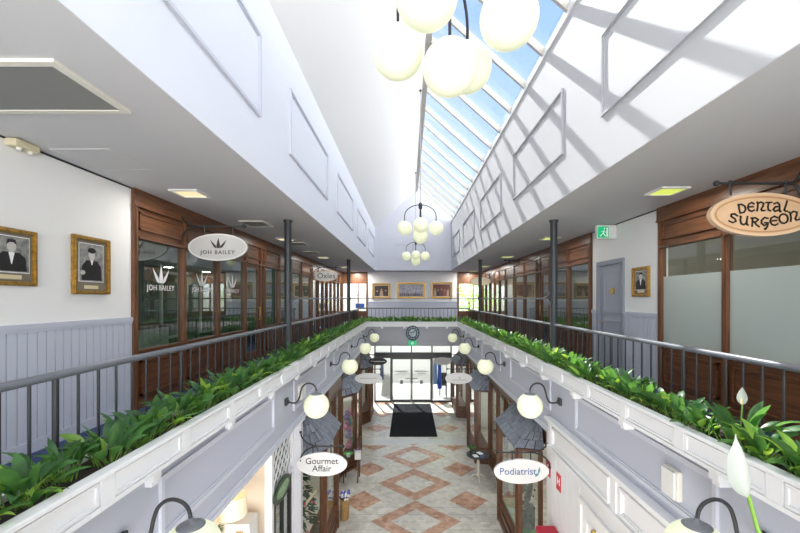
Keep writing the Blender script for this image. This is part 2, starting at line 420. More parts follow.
# grey door on the dental side
d = thing('door_1', 'grey panelled door with round brass plate on the balcony', 'door', (XW[1], 8.02, ZF)); d['kind'] = 'structure'
b = MB(); b.box(XW[1]-.04, XW[1]+.1, 7.49, 7.57, ZF, .787); b.box(XW[1]-.04, XW[1]+.1, 8.47, 8.55, ZF, .787); b.box(XW[1]-.04, XW[1]+.1, 7.57, 8.47, .70, .787)
ob('door_frame', b, mat('door_frame_grey', (.27, .29, .34), .45), d)
b = MB().box(XW[1]+.03, XW[1]+.08, 7.57, 8.47, ZF+.005, .70); b.frame_x(XW[1]+.03, 7.7, 8.34, -.3, .55, .03, -.015); b.frame_x(XW[1]+.03, 7.7, 8.34, -1.35, -.45, .03, -.015)
ob('door_leaf', b, mat('door_grey', (.36, .385, .44), .45), d)
b = MB(); b.tube([(XW[1]+.03, 7.98, .15), (XW[1]+.005, 7.98, .15)], .07, 20); ob('name_plate', b, BRASS, d)
b = MB(); b.tube([(XW[1]+.03, 8.38, -.5), (XW[1]-.03, 8.38, -.5), (XW[1]-.03, 8.27, -.5)], .012); ob('handle', b, BRASS, d)

# ------------------------------------------------------------------ wooden glazed shopfronts
def front(t, P0, P1, posts, top, z_fas, z_pan, z_rail, z_sill, bot, doors=(), glass=None, frost=None, s_flip=1, pw=.075, panel=True, kick=True, wood=None):
    """adds posts, fascia, header panels, panes and kick panels along a plan line to thing t"""
    P0 = Vector(P0); P1 = Vector(P1); d = (P1-P0); Ln = d.length; d.normalize(); f = s_flip
    wv = wood or WOOD; wh = WOODH
    glass = glass or GLASS
    if z_fas < top:
        b = MB().obox(P0, d, 0, Ln, -.03*f, .05*f, z_fas, top); b.obox(P0, d, 0, Ln, .05*f, .065*f, z_fas, z_fas+.03); ob('fascia', b, wh, t)
    for q in posts:
        b = MB().obox(P0, d, q-pw/2, q+pw/2, -.05*f, .045*f, bot, z_fas); b.obox(P0, d, q-pw/4, q+pw/4, .045*f, .058*f, bot, z_fas); ob('post', b, wv, t)
    for i in range(len(posts)-1):
        a, c = posts[i]+pw/2, posts[i+1]-pw/2
        if c-a < .05: continue
        if panel:
            b = MB().obox(P0, d, a, c, -.03*f, .01*f, z_rail, z_fas); 
            b.obox(P0, d, a+.05, c-.05, .01*f, .022*f, z_pan[0]+.02, z_pan[1]-.02)
            for (u0, u1, w0, w1) in ((a+.03, c-.03, z_pan[0]-.0, z_pan[0]+.025), (a+.03, c-.03, z_pan[1]-.025, z_pan[1]), (a+.03, a+.055, z_pan[0], z_pan[1]), (c-.055, c-.03, z_pan[0], z_pan[1])):
                b.obox(P0, d, u0, u1, .01*f, .045*f, w0, w1)
            b.obox(P0, d, a-.02, c+.02, .01*f, .075*f, z_rail, z_rail+.035)
            ob('header_panel', b, wh, t)
        if i in doors:
            b = MB().obox(P0, d, a, a+.09, -.03*f, .015*f, bot+.01, z_rail); b.obox(P0, d, c-.09, c, -.03*f, .015*f, bot+.01, z_rail)
            b.obox(P0, d, a+.09, c-.09, -.03*f, .015*f, bot+.01, bot+.26); b.obox(P0, d, a+.09, c-.09, -.03*f, .015*f, z_rail-.1, z_rail)
            dr = ob('door', b, wv, t)
            b = MB().obox(P0, d, a+.09, c-.09, -.012*f, -.004*f, bot+.26, z_rail-.1); ob('glass_pane', b, glass, dr)
            b = MB(); nv = Vector((-d.y, d.x))*f; q0 = P0+d*(c-.05)
            zz = bot+1.0
            pts = [(q0+nv*.015).to_3d(), (q0+nv*.06).to_3d(), (q0+nv*.06).to_3d(), (q0+nv*.015).to_3d()]
            for p_, z_ in zip(pts, (zz, zz, zz+.3, zz+.3)): p_.z = z_
            b.tube(pts, .011); ob('handle', b, BRASS, dr)
        else:
            if frost is not None:
                b = MB().obox(P0, d, a, c, -.014*f, -.006*f, z_sill, frost); ob('frosted_pane', b, FROST, t)
                b = MB().obox(P0, d, a, c, -.014*f, -.006*f, frost, z_rail); ob('glass_pane', b, glass, t)
            else:
                b = MB().obox(P0, d, a, c, -.014*f, -.006*f, z_sill, z_rail); ob('glass_pane', b, glass, t)
            b = MB().obox(P0, d, a, c, -.03*f, .03*f, z_sill-.07, z_sill); b.obox(P0, d, a-.01, c+.01, -.03*f, .06*f, z_sill-.02, z_sill+.01); ob('sill', b, wh, t)
            if kick:
                zt, zb = z_sill-.07, bot
                b = MB().obox(P0, d, a, c, -.03*f, .005*f, zb, zt)
                if zt-zb > .35:
                    b.obox(P0, d, a+.11, c-.11, .005*f, .02*f, zb+.22, zt-.12)
                    for (u0, u1, w0, w1) in ((a+.07, c-.07, zb+.17, zb+.20), (a+.07, c-.07, zt-.10, zt-.07), (a+.07, a+.10, zb+.17, zt-.07), (c-.10, c-.07, zb+.17, zt-.07)):
                        b.obox(P0, d, u0, u1, .005*f, .045*f, w0, w1)
                b.obox(P0, d, a-.01, c+.01, .0, .035*f, zb, zb+.1)
                ob('kick_panel', b, wh, t)
UP = dict(top=ZC, z_fas=1.25, z_pan=(.95, 1.19), z_rail=.82, z_sill=-.72, bot=ZF)
x = XW[-1]
t = thing('shopfront', 'varnished wooden salon shopfront behind the crown sign with three decalled windows', 'shopfront', (x, 10, ZF))
front(t, (x, 5.24), (x, 14.95), [.04, 1.19, 2.36, 3.62, 4.50, 4.80, 5.96, 7.1, 8.3, 9.62], doors=(3,), glass=GLASSG, s_flip=-1, **UP)
salon = t
t2 = thing('shopfront', 'wooden shopfront with narrow glass doors behind the script oval sign', 'shopfront', (x, 18, ZF))
front(t2, (x, 14.96), (x, 21.85), [.05, 1.1, 2.0, 2.9, 3.8, 4.8, 5.8, 6.8], doors=(0, 1, 2), glass=GLASS, s_flip=-1, **UP)
x = XW[1]
t3 = thing('shopfront', 'dark wooden shopfront with frosted windows under the dental sign', 'shopfront', (x, 3, ZF))
front(t3, (x, YN), (x, 6.46), [.05, 2.2, 4.0, 5.8, 7.59, 8.90], glass=GLASS, frost=.356, s_flip=1, **UP)
t4 = thing('shopfront', 'long wooden shopfront with many slim posts beyond the grey door', 'shopfront', (x, 15, ZF))
front(t4, (x, 8.81), (x, 21.85), [.05, 1.3, 2.6, 3.4, 3.75, 5.1, 6.4, 7.8, 8.9, 9.9, 11.0, 12.0, 12.95], doors=(2, 8), glass=GLASSG, s_flip=1, **UP)
# end windows of the two balconies
for s, lab in ((-1, 'wood-framed end window with script lettering on its pane beside three paintings'), (1, 'wood-framed end window showing trees beyond the pale oval sign')):
    x0, x1 = (XW[-1], -2.27) if s < 0 else (2.78, XW[1])
    t = thing('window', lab, 'window', ((x0+x1)/2, YE, ZF))
    b = MB().box(x0, x1, YE-.03, YE+.1, .83, ZC); ob('header', b, WOODH, t)
    b = MB().box(x0, x0+.08, YE-.04, YE+.1, ZF, .83); b.box(x1-.08, x1, YE-.04, YE+.1, ZF, .83); xm = x0+(x1-x0)*.62; b.box(xm, xm+.05, YE-.03, YE+.1, -.7, .83); ob('frame', b, WOOD, t)
    b = MB().box(x0+.08, x1-.08, YE-.03, YE+.1, ZF, -.7); b.frame_y(YE-.03, x0+.2, x1-.2, -1.35, -.85, .03, -.02); ob('kick_panel', b, WOODH, t)
    b = MB().box(x0+.08, x1-.08, YE+.03, YE+.04, -.7, .83); ob('glass_pane', b, GLASS, t)
    if s < 0:
        text('Oxles', .34, (-2.78, YE+.02, .22), mat('grey_decal', (.35, .36, .38), .5), t, name='script_decal', extrude=.001)
        b = MB().box(-2.95, -2.45, YE+.015, YE+.025, -.55, -.28); ob('blue_sticker', b, mat('blue_print', (.03, .12, .42), .5), t)

# crown motif and lettering
def crown(b, cx, cz, w, h, y, t, mirror=None):
    def P(u, v): return (cx+(u-.5)*w, y, cz+(v-.5)*h)
    b.prism([P(.42, .0), P(.58, .0), P(.62, .22), P(.5, 1.0), P(.38, .22)], (0, t, 0))
    b.prism([P(.40, .0), P(.36, .22), P(.0, .78), P(.1, .42), P(.22, .12), P(.34, .0)], (0, t, 0))
    b.prism([P(.60, .0), P(.66, .0), P(.78, .12), P(.9, .42), P(1.0, .78), P(.64, .22)], (0, t, 0))
def crown_x(b, cy, cz, w, h, x, t):       # the same on a plane x = const facing +x
    tmp = MB(); crown(tmp, 0, 0, w, h, 0, t)
    b.add([(x-v.y, cy+v.x, cz+v.z) for v in tmp.v], tmp.f)
for (cy, w) in ((5.24+.62, .34), (5.24+1.78, .34), (5.24+3.0, .34)):
    b = MB(); crown_x(b, cy, .37, w*1.15, .28, XW[-1]+.012, .002); ob('crown_decal', b, DECAL, salon)
    text('JOH BAILEY', .115, (XW[-1]+.014, cy, .155), DECAL, salon, rot=(PI/2, 0, PI/2), name='lettering_decal', extrude=.001, spacing=1.1)

# interior of the balcony shops
b = MB().box(-6.72, -3.8, 14.9, 15.0, ZF, ZC); b.box(-6.72, -3.8, 4.9, 5.0, ZF, ZC); st('wall_salon_partition', b, ROOMG)
b = MB().box(4.25, 7.16, 6.5, 6.6, ZF, ZC); b.box(4.25, 7.16, 8.78, 8.86, ZF, ZC); st('wall_clinic_partition', b, ROOMD)
b = MB(); b.box(-6.72, -3.72, YE, YE+.15, ZG, ZC); b.box(4.165, 7.17, YE, YE+.15, ZG, ZC); st('wall_street_front', b, ROOML)
def lamp(par, loc, watts, kind='POINT', size=.08, color=(1.0, .96, .89)):
    ld = bpy.data.lights.new('lamp_light', kind); ld.energy = watts; ld.color = color
    if kind == 'AREA': ld.shape = 'SQUARE'; ld.size = size
    else: ld.shadow_soft_size = size
    o = bpy.data.objects.new('lamp_light', ld); COL.objects.link(o); o.parent = par; o.location = loc
    return o
def downlight(name, label, cx, cy, zc=ZC, m=PANEL, w=.4, group='lights', watts=14):
    t = thing(name, label, 'ceiling light', (cx, cy, zc-.03), group)
    b = MB(); z0 = zc-.025; h = w/2
    for (a0, a1, c0, c1) in ((-h-.03, h+.03, -h-.03, -h), (-h-.03, h+.03, h, h+.03), (-h-.03, -h, -h, h), (h, h+.03, -h, h)): b.box(cx+a0, cx+a1, cy+c0, cy+c1, z0, zc)
    ob('frame', b, SIGNW, t)
    ob('diffuser', MB().box(cx-h, cx+h, cy-h, cy+h, zc-.012, zc), m, t)
    lamp(t, (0, 0, -.03), watts, 'AREA', w*.9)
    return t
def cl(s, ys, xs, m):
    for i, (y, x) in enumerate(zip(ys, xs)):
        downlight('ceiling_light', 'square yellow ceiling light over the %s balcony, %s from the near end' % (SIDE[s], ordinal(i+1)), x, y, m=m, group='balcony ceiling lights', watts=5 if y < 16 else (14 if y < 20 else 26), w=.33)
cl(-1, [5.5, 9.75, 14.1, 18.4, 21.3], [-3.07, -3.06, -3.06, -3.05, -2.9], PANEL)
cl(1, [5.38, 9.6, 13.9, 17.9, 21.2], [3.57, 3.5, 3.53, 3.53, 3.5], PANELG)
for i, y in enumerate((6.6, 8.6, 11.5, 13.5, 17.5)):
    downlight('salon_fill_light', 'added square fill light on the ceiling inside the shop behind the glass, %s along' % ordinal(i+1), -5.2, y, m=PANEL, w=.5, group='added fill lights inside the crown-sign shops', watts=4)  # unseen lights added so the rooms behind the glass are lit
for i, y in enumerate((2.5, 5.0, 10.5, 13.5, 16.5, 19.5)):
    downlight('clinic_fill_light', 'added square fill light on the ceiling inside the dental-side rooms, %s along' % ordinal(i+1), 5.6, y, m=PANEL, w=.5, group='added fill lights inside the dental-side shops', watts=2.5)  # added lights, no such fittings seen; they brighten the rooms
# salon furniture glimpsed through the glass
for i, y in enumerate((6.3, 8.2, 11.0, 13.0)):
    t = thing('styling_mirror', 'tall white-framed salon mirror on the wall behind the glass, %s along' % ordinal(i+1), 'mirror', (-6.68, y, ZF+.4), 'salon mirrors')
    ob('frame', MB().frame_x(-6.72, y-.45, y+.45, ZF+.4, .75, .07, .05), SIGNW, t); ob('mirror_glass', MB().box(-6.72, -6.70, y-.38, y+.38, ZF+.47, .68), mat('mirror', (.8, .85, .83), .03, metal=1), t)
t = thing('reception_counter', 'white salon reception counter behind the first crown window', 'counter', (-5.2, 7, ZF))
ob('body', MB().bbox(-5.5, -4.9, 6.0, 8.0, ZF, ZF+.95, .02), SIGNW, t); ob('worktop', MB().bbox(-5.56, -4.84, 5.95, 8.05, ZF+.95, ZF+1.0, .01), DWOOD, t)

# ------------------------------------------------------------------ columns, railings, rods
for s in (-1, 1):
    for i, y in enumerate((7.42, 15.0)):
        b = MB().lathe((XC[s], y, 0), [(.10, ZF), (.10, ZF+.03), (.066, ZF+.05), (.066, ZC-.05), (.085, ZC-.03), (.085, ZC)], 24)
        tag(ob('column', b, COLM, origin=(XC[s], y, ZF)), '%s dark grey steel column from the near end on the %s balcony' % (('first', 'second')[i], SIDE[s]), 'column', 'balcony columns')
def railing(s, y0, y1, lab):
    x = XC[s]; t = thing('railing', lab, 'railing', (x, (y0+y1)/2, ZF), 'balcony railings')
    ob('handrail', MB().tube([(x, y0, -.5), (x, y1, -.5)], .027, 14), RAILM, t)
    k = math.ceil((y0+.02-2.527)/.175)
    while 2.527+k*.175 < y1-.04:
        y = 2.527+k*.175; post = (k % 8 == 0)
        ob('post' if post else 'baluster', MB().tube([(x, y, ZF), (x, y, -.5)], .019 if post else .0095, 8), STEEL, t); k += 1
    return t
for s in (-1, 1):
    railing(s, 1.5, 7.35, 'nearest stretch of dark steel balustrade on the %s, before the first column' % SIDE[s])
    railing(s, 7.49, 14.93, 'middle stretch of dark steel balustrade between columns on the %s' % SIDE[s])
    railing(s, 15.07, 17.95, 'last stretch of dark steel balustrade beyond the second column, %s' % SIDE[s])
t = thing('railing', 'dark steel balustrade across the far end below the three paintings', 'railing', (.25, 17.95, ZF), 'balcony railings')
ob('handrail', MB().tube([(XC[-1], 17.97, -.45), (XC[1], 17.97, -.45)], .027, 12), RAILM, t)
for i in range(29): ob('baluster', MB().tube([(XC[-1]+.08+i*.175, 17.97, ZF), (XC[-1]+.08+i*.175, 17.97, -.45)], .0095, 6), STEEL, t)
# upper guard rods with curved forked ends
for s in (-1, 1):
    x = XC[s]
    for (y0, y1, lab) in ((7.42, 15.0, 'between the two columns'), (15.0, 17.97, 'beyond the second column')):
        t = thing('guard_rod', 'thin steel rod with forked curved end %s on the %s' % (lab, SIDE[s]), 'rod', (x, y0, 0), 'upper guard rods')
        ob('rod', MB().tube([(x, y0+.55, 0), (x, y1-.07, 0)], .018, 8), RAILM, t)
        for q in (1, -1):
            pts = [(x, y0+.06, q*.30), (x, y0+.09, q*.21), (x, y0+.17, q*.12), (x, y0+.30, q*.045), (x, y0+.45, q*.012), (x, y0+.62, 0)]
            ob('fork', MB().tube(pts, .02, 8), RAILM, t)
tag(ob('guard_rod', MB().tube([(XC[-1], 17.97, 0), (XC[1], 17.97, 0)], .012, 8), RAILM, origin=(.25, 17.97, 0)), 'thin steel rod crossing the far end in front of the paintings', 'rod', 'upper guard rods')

# ------------------------------------------------------------------ planters
ZT, ZB = -1.035, -1.255
def planter(s, y0, y1):
    x = XP[s]; xi = XC[s]-s*.06
    t = thing('planter_trough', 'long white panelled planter trough edging the %s balcony' % SIDE[s], 'planter', (x, (y0+y1)/2, ZB), 'balcony planters')
    b = MB(); b.box(x+s*.02, x+s*.06, y0, y1, ZB, ZT-.03); b.box(xi, xi-s*.04, y0, y1, ZF, ZT-.03); b.box(x+s*.02, xi, y0, y1, ZB, ZB+.03)
    b.box(XA[s]+s*.16, xi, y0, y1, ZF-.02, ZB)
    k = -3
    while 2.35+.83*k < y1:
        yc = 2.35+.83*k
        if yc > y0+.1: b.box(x+s*.004, x+s*.02, yc-.055, yc+.055, ZB+.03, ZT-.03)
        a, c = max(y0, yc+.055), min(y1, yc+.83-.055)
        if c-a > .3:
            b.frame_x(x+s*.02, a+.01, c-.01, ZB+.035, ZT-.045, .02, -s*.012)
        k += 1
    b.box(x, x+s*.03, y0, y1, ZB, ZB+.03)
    ob('panelled_face', b, TRIMW, t)
    ob('cap', MB().bbox(x-.012 if s > 0 else x-.07, x+.07 if s > 0 else x+.012, y0, y1, ZT-.03, ZT, .008), TRIMW, t)
    ob('soil', MB().box(x+s*.06, xi-s*.0, y0, y1, ZT-.12, ZT-.07), SOIL, t)
    k = 0
    while 1.7+1.24*k < y1-.3:
        yc = 1.7+1.24*k-.09; xa = XA[s]
        b = MB().box(x+s*.03, xa, yc-.045, yc+.045, ZB-.07, ZB); b.box(x+s*.05, xa, yc-.035, yc+.035, ZB-.11, ZB-.07); ob('corbel', b, TRIMW, t); k += 1
planter(-1, YN, 17.85); planter(1, YN, 17.85)
t = thing('planter_trough', 'white planter trough across the far end above the clock', 'planter', (.2, 17.4, ZB), 'balcony planters')
b = MB().box(XP[-1], XP[1], 17.34, 17.38, ZB, ZT-.03); b.box(XP[-1], XP[1], 17.86, 17.9, ZF, ZT-.03); b.box(XP[-1], XP[1], 17.38, 17.86, ZB, ZB+.03); ob('panelled_face', b, TRIMW, t)
ob('cap', MB().bbox(XP[-1]+.02, XP[1]-.02, 17.30, 17.42, ZT-.03, ZT, .008), TRIMW, t)
ob('soil', MB().box(XP[-1], XP[1], 17.38, 17.86, ZT-.12, ZT-.07), SOIL, t)
for xx in (-1.2, -.2, .8, 1.7): ob('corbel', MB().box(xx, xx+.08, 17.34, 17.4, ZB-.08, ZB), TRIMW, t)
# near-end trough the tall flower grows from
t = thing('planter_trough', 'white planter trough across the near end holding the tall white flower', 'planter', (.2, 1.05, ZF), 'balcony planters')
b = MB().box(-1.78, 2.18, 1.30, 1.34, ZF, ZT); b.box(-1.78, 2.18, .80, .84, ZF, ZT); b.box(-1.78, 2.18, .84, 1.30, ZF, ZF+.04); ob('body', b, TRIMW, t)
ob('soil', MB().box(-1.78, 2.18, .84, 1.30, ZT-.12, ZT-.07), SOIL, t)
st('slab_near', MB().box(-1.9, 2.3, YN, 1.36, ZF-.25, ZF), BALW)

# ------------------------------------------------------------------ peace lilies
def leaf(b, base, az, length, width, lift, droop, roll=0.0, n=7):
    """lanceolate blade on a short stalk, folded along the midrib and arching over"""
    d = Vector((math.cos(az), math.sin(az), 0)); u = Vector((-d.y, d.x, 0)); up = Vector((0, 0, 1))
    base = Vector(base); pts = []; stalk = length*.55
    p = base.copy(); ang = lift; ctr = [p.copy()]
    for i in range(2): p = p + (d*math.cos(ang)+up*math.sin(ang))*stalk/2; ctr.append(p.copy())
    b.m = 1; b.tube(ctr, .004, 4, cap=False); b.m = b.leafm
    vs = []; fs = []
    for i in range(n+1):
        q = i/n; w = width*math.sin(PI*min(1, q**.8*.97+.03))**.9*.5
        if i == n: w = .001
        nrm = -d*math.sin(ang)+up*math.cos(ang); rr = u*math.cos(roll)+nrm*math.sin(roll)
        fold = nrm*w*.35; rip = nrm*math.sin(q*9+az*3)*width*.04
        vs += [p - rr*w + fold + rip, p.copy(), p + rr*w + fold - rip]
        p = p + (d*math.cos(ang)+up*math.sin(ang))*length/n; ang -= droop/n
    for i in range(n):
        a = i*3; fs += [(a, a+1, a+4, a+3), (a+1, a+2, a+5, a+4)]
    b.add(vs, fs, True)
def flower(b, base, az, h, size):
    d = Vector((math.cos(az), math.sin(az), 0)); base = Vector(base)
    top = base+d*h*.18+Vector((0, 0, h)); b.m = 1
    b.tube([base, base+d*h*.05+Vector((0, 0, h*.5)), top], .0045, 5)
    b.m = 0; b.leafm = 0
    save = b.m; n = 8; u = Vector((-d.y, d.x, 0)); vs = []; fs = []
    for i in range(n+1):
        q = i/n; w = size*.26*math.sin(PI*min(1, q**.75*.98+.02)); p = top+Vector((0, 0, q*size))+d*(.10*size*math.sin(q*PI))
        vs += [p-u*w-d*w*.5, p, p+u*w-d*w*.5]
    for i in range(n): a = i*3; fs += [(a, a+1, a+4, a+3), (a+1, a+2, a+5, a+4)]
    b.add(vs, fs, True)
    b.m = 2; b.tube([top-d*.012+Vector((0, 0, .01)), top-d*.014+Vector((0, 0, size*.35))], [.008, .005], 6)
def lily_mesh(seed, n):
    r = random.Random(seed); b = MB()
    for i in range(n):
        az = r.uniform(0, 2*PI); rad = r.uniform(0, .09)
        b.leafm = 0 if r.random() < .8 else 2
        L = r.uniform(.14, .24)
        leaf(b, (rad*math.cos(az), rad*math.sin(az), -.08), az+r.uniform(-.5, .5), L, L*r.uniform(.27, .38), r.uniform(.7, 1.45), r.uniform(.3, 1.4), r.uniform(-.5, .5))
    me_o = ob('peace_lily', b, [LEAF, STALK, LEAF2]); return me_o
protos = [lily_mesh(100+i, 28) for i in range(6)]
fl = MB(); fl.leafm = 0; flower(fl, (0, 0, -.05), .4, .24, .11)
fl_me = ob('flower', fl, [SPATHE, STALK, mat('spadix', (.75, .70, .35), .7)])
def place_lily(x, y, label, group, k, with_flower=False, sc=1.0):
    o = protos[k % 6].copy(); COL.objects.link(o); o.location = (x, y, ZT); o.rotation_euler = (0, 0, rnd.uniform(0, 6.28)); o.scale = (sc, sc, sc*rnd.uniform(.85, 1.1))
    tag(o, label, 'plant', group)
    if with_flower:
        c = fl_me.copy(); COL.objects.link(c); c.parent = o; c.rotation_euler = (0, 0, rnd.uniform(0, 6.28))
    return o
for s in (-1, 1):
    y = 1.5; i = 0
    while y < 17.2:
        i += 1
        x = XP[s]+s*(.235+rnd.uniform(-.05, .05))
        place_lily(x, y, 'leafy green peace lily in the %s planter, %s clump from the near end' % (SIDE[s], ordinal(i)), 'peace lilies in the %s planter' % SIDE[s], rnd.randrange(6), rnd.random() < (.05 if s < 0 else .12), rnd.uniform(.9, 1.15))
        y += .28
for i in range(14):
    place_lily(-1.68+i*.292, 17.6+rnd.uniform(-.06, .06), 'leafy green peace lily in the far-end planter, %s counting from the %s' % (ordinal(i+1), SIDE[-1]), 'peace lilies in the far-end planter', rnd.randrange(6), False, 1.15)
for o in protos+[fl_me]: bpy.data.objects.remove(o)
# tall flower close to the eye
b = MB(); b.leafm = 0
for i, az in enumerate((.5, 1.8, 3.1, 4.4, 5.5, 2.4, 0)): leaf(b, (1.22, 1.1, ZT-.08), az, .2, .08, 1.0, 1.4)
t = ob('peace_lily', b, [LEAF, STALK, LEAF2], origin=(1.22, 1.1, ZT)); tag(t, 'tall peace lily with one large white flower close beside the near globe lamp', 'plant')
b = MB(); base = Vector((1.22, 1.1, ZT-.05)); b.m = 1
yy = 1.40
b.tube([base, (1.30, 1.3, -.98), (1.255, yy, -.83), (1.225, yy, -.72), (1.20, yy, -.64)], [.008, .008, .008, .007, .006], 8)
b.m = 0; vs = []; fs = []; n_ = 12
P0 = Vector((1.215, yy-.004, -.715)); P1 = Vector((1.150, yy-.03, -.475))
for i in range(n_+1):
    q = i/n_; c = P0.lerp(P1, q); w = .043*(math.sin(PI*min(1, q**.72))**.8)*(1 if q < .72 else 1-(q-.72)/.28*.78); 
    if i == n_: w = .001
    tgt = (P1-P0).normalized(); u = Vector((tgt.z, 0, -tgt.x))
    vs += [c-u*w+Vector((0, .018*w/.043, 0)), c-u*w*.5+Vector((0, -.004, 0)), c+Vector((0, -.010*w/.043, 0)), c+u*w*.55+Vector((0, .0, 0)), c+u*w+Vector((0, .03*w/.043, 0))]
for i in range(n_):
    for j in range(4): a = i*5+j; fs.append((a, a+1, a+6, a+5))
b.add(vs, fs, True)
ob('flower', b, [SPATHE, STALK], t)
for (x, y, lab) in ((-1.03, 1.10, 'peace lily with one leaf tip rising beside the near lamp on the crown-sign side'), (.86, 1.12, 'low peace lily with a leaf tip rising beside the tall white flower')):
    b = MB(); b.leafm = 2
    for az in (.3, 2.0, 3.6, 5.0): leaf(b, (x, y, ZT-.08), az, .19, .07, 1.1, 1.5)
    leaf(b, (x, y, ZT-.08), 1.45, .17, .035, 1.5, .25)
    tag(ob('peace_lily', b, [LEAF, STALK, LEAF2], origin=(x, y, ZT)), lab, 'plant')

# ------------------------------------------------------------------ globe lamps
R_G = .195
def chandelier():
    t = thing('chandelier', 'cluster pendant of five white globes nearest the eye under the roof ridge', 'chandelier', (0, 0, 0), 'globe chandeliers')
    ob('rod', MB().tube([(0, 0, .66), (0, 0, 3.70)], .011, 8), mat('rod_grey', (.33, .34, .36), .4), t)
    ob('ceiling_ball', MB().sphere((0, 0, 3.66), .035, 12, 8), IRON, t)
    ob('hub', MB().lathe((0, 0, .5), [(.0, 0), (.03, 0), (.05, .03), (.05, .13), (.03, .17), (.0, .17)], 16), IRON, t)
    for k in range(4):
        a = k*PI/2; d = Vector((math.cos(a), math.sin(a), 0)); pts = [Vector((0, 0, .60))]
        for q in range(1, 9):
            th = PI/2*q/8; pts.append(d*(.42*math.sin(th))+Vector((0, 0, .32+.30*math.cos(th))))
        pts.append(d*.42+Vector((0, 0, .18)))
        ob('arm', MB().tube(pts, .012, 8), IRON, t)
        g = ob('globe', MB().sphere(d*.42, R_G, 32, 20), GLOBE, t)
        ob('globe_cap', MB().lathe(d*.42+Vector((0, 0, R_G-.03)), [(.06, 0), (.055, .02), (.03, .035), (.012, .06)], 16), IRON, g)
    ob('stem', MB().tube([(0, 0, .5), (0, 0, -.02)], .012, 8), IRON, t)
    g = ob('globe', MB().sphere((0, 0, -.225), R_G, 32, 20), GLOBE, t)
    ob('globe_cap', MB().lathe((0, 0, -.225+R_G-.03), [(.06, 0), (.055, .02), (.03, .035), (.012, .06)], 16), IRON, g)
    return t
ch = chandelier()
dup(ch, (.33, 10.4, 1.88), 0, 'cluster pendant of five white globes, middle one of three under the ridge')
dup(ch, (.34, 17.2, 1.87), 0, 'cluster pendant of five white globes, farthest of three before the gable wall')
ch.location = (.30, 2.8, 1.88); ch.rotation_euler = (0, 0, math.radians(-26))
def wall_lamp():
    t = thing('wall_lamp', 'lamp', 'wall lamp', (0, 0, 0), 'globe wall lamps along the arcade')
    ob('mounting_plate', MB().bbox(0, .035, -.055, .055, -.055, .055, .008).lathe((.03, 0, 0), [(.001, -.03), (.03, -.02), (.03, .02), (.001, .03)], 12), IRON, t)
    pts = [(.03, 0, 0), (.10, 0, -.02), (.17, 0, -.01), (.215, 0, .06), (.235, 0, .15), (.265, 0, .23), (.315, 0, .275), (.375, 0, .285), (.435, 0, .26), (.47, 0, .21), (.48, 0, .14)]
    cr = []                                   # smooth the curve
    for i in range(len(pts)-1):
        a, c = Vector(pts[i]), Vector(pts[i+1]); pa = Vector(pts[max(0, i-1)]); pc = Vector(pts[min(len(pts)-1, i+2)])
        for q in range(4):
            u = q/4; cr.append(.5*((2*a)+(c-pa)*u+(2*pa-5*a+4*c-pc)*u*u+(3*a-pa-3*c+pc)*u**3))
    cr.append(Vector(pts[-1]))
    ob('arm', MB().tube(cr, .013, 10), IRON, t)
    g = ob('globe', MB().sphere((.48, 0, -.06), R_G, 36, 22), GLOBE, t)
    ob('globe_cap', MB().lathe((.48, 0, -.06+R_G-.018), [(.085, -.012), (.088, .0), (.06, .014), (.02, .022), (.016, .05)], 20), mat('cap_grey', (.16, .17, .19), .4), g)
    return t
wl = wall_lamp()
YL = [2.55, 6.05, 9.53, 13.0, 16.55]
first = True
for s in (-1, 1):
    for i, y in enumerate(YL):
        lab = 'white globe wall lamp, %s from the near end on the %s arcade wall' % (ordinal(i+1), SIDE[s])
        loc = (XA[s], y, -1.60); rz = 0 if s < 0 else PI
        if first: wl.location = loc; wl['label'] = lab; first = False
        else: dup(wl, loc, rz, lab)

# ------------------------------------------------------------------ ceiling fittings
def vent(name, x0, x1, y0, y1, label, louvre=False):
    t = thing(name, label, 'vent', ((x0+x1)/2, (y0+y1)/2, ZC-.03), 'ceiling vents')
    b = MB(); z0 = ZC-.022; w = .05 if x1-x0 > .7 else .03
    for (a0, a1, c0, c1) in ((x0, x1, y0, y0+w), (x0, x1, y1-w, y1), (x0, x0+w, y0+w, y1-w), (x1-w, x1, y0+w, y1-w)): b.box(a0, a1, c0, c1, z0, ZC)
    ob('frame', b, OFFW, t)
    b = MB(); n_ = int((x1-x0-2*w)/.014)
    for i in range(n_): b.box(x0+w+i*.014, x0+w+i*.014+.008, y0+w, y1-w, ZC-.016, ZC-.006)
    ob('grille', b, GRILLE, t)
    ob('duct', MB().box(x0+w, x1-w, y0+w, y1-w, ZC-.004, ZC), BLACK, t)
    return t
vent('return_air_vent', -3.55, -2.20, 2.42, 3.10, 'large grey mesh air vent in the ceiling above the framed portraits')
for i, (x, y) in enumerate(((-2.98, 7.75), (-2.96, 10.6), (-3.08, 12.6))):
    vent('ceiling_vent', x-.26, x+.2, y-.3, y+.3, 'small louvred ceiling vent on the crown-sign balcony, %s from the near end' % ordinal(i+1))
b = MB()
for (a0, a1, c0, c1) in ((-3.57, -2.96, 3.88, 3.895), (-3.57, -2.96, 4.485, 4.50), (-3.57, -3.555, 3.895, 4.485), (-2.975, -2.96, 3.895, 4.485)): b.box(a0, a1, c0, c1, ZC-.006, ZC)
b.box(-3.55, -2.98, 3.90, 4.48, ZC-.004, ZC)
tag(ob('access_hatch', b, SOF, origin=(-3.26, 4.19, ZC)), 'square flush access hatch in the ceiling before the salon shopfront', 'hatch')
t = thing('emergency_light', 'small beige emergency light at the top of the white wall', 'light', (-3.62, 3.8, ZC-.1))
ob('body', MB().bbox(-3.72, -3.60, 3.58, 3.83, ZC-.08, ZC-.005, .025), CREAM, t)
for y in (3.65, 3.76): ob('lens', MB().sphere((-3.64, y, ZC-.08), .024, 12, 8), OFFW, t)
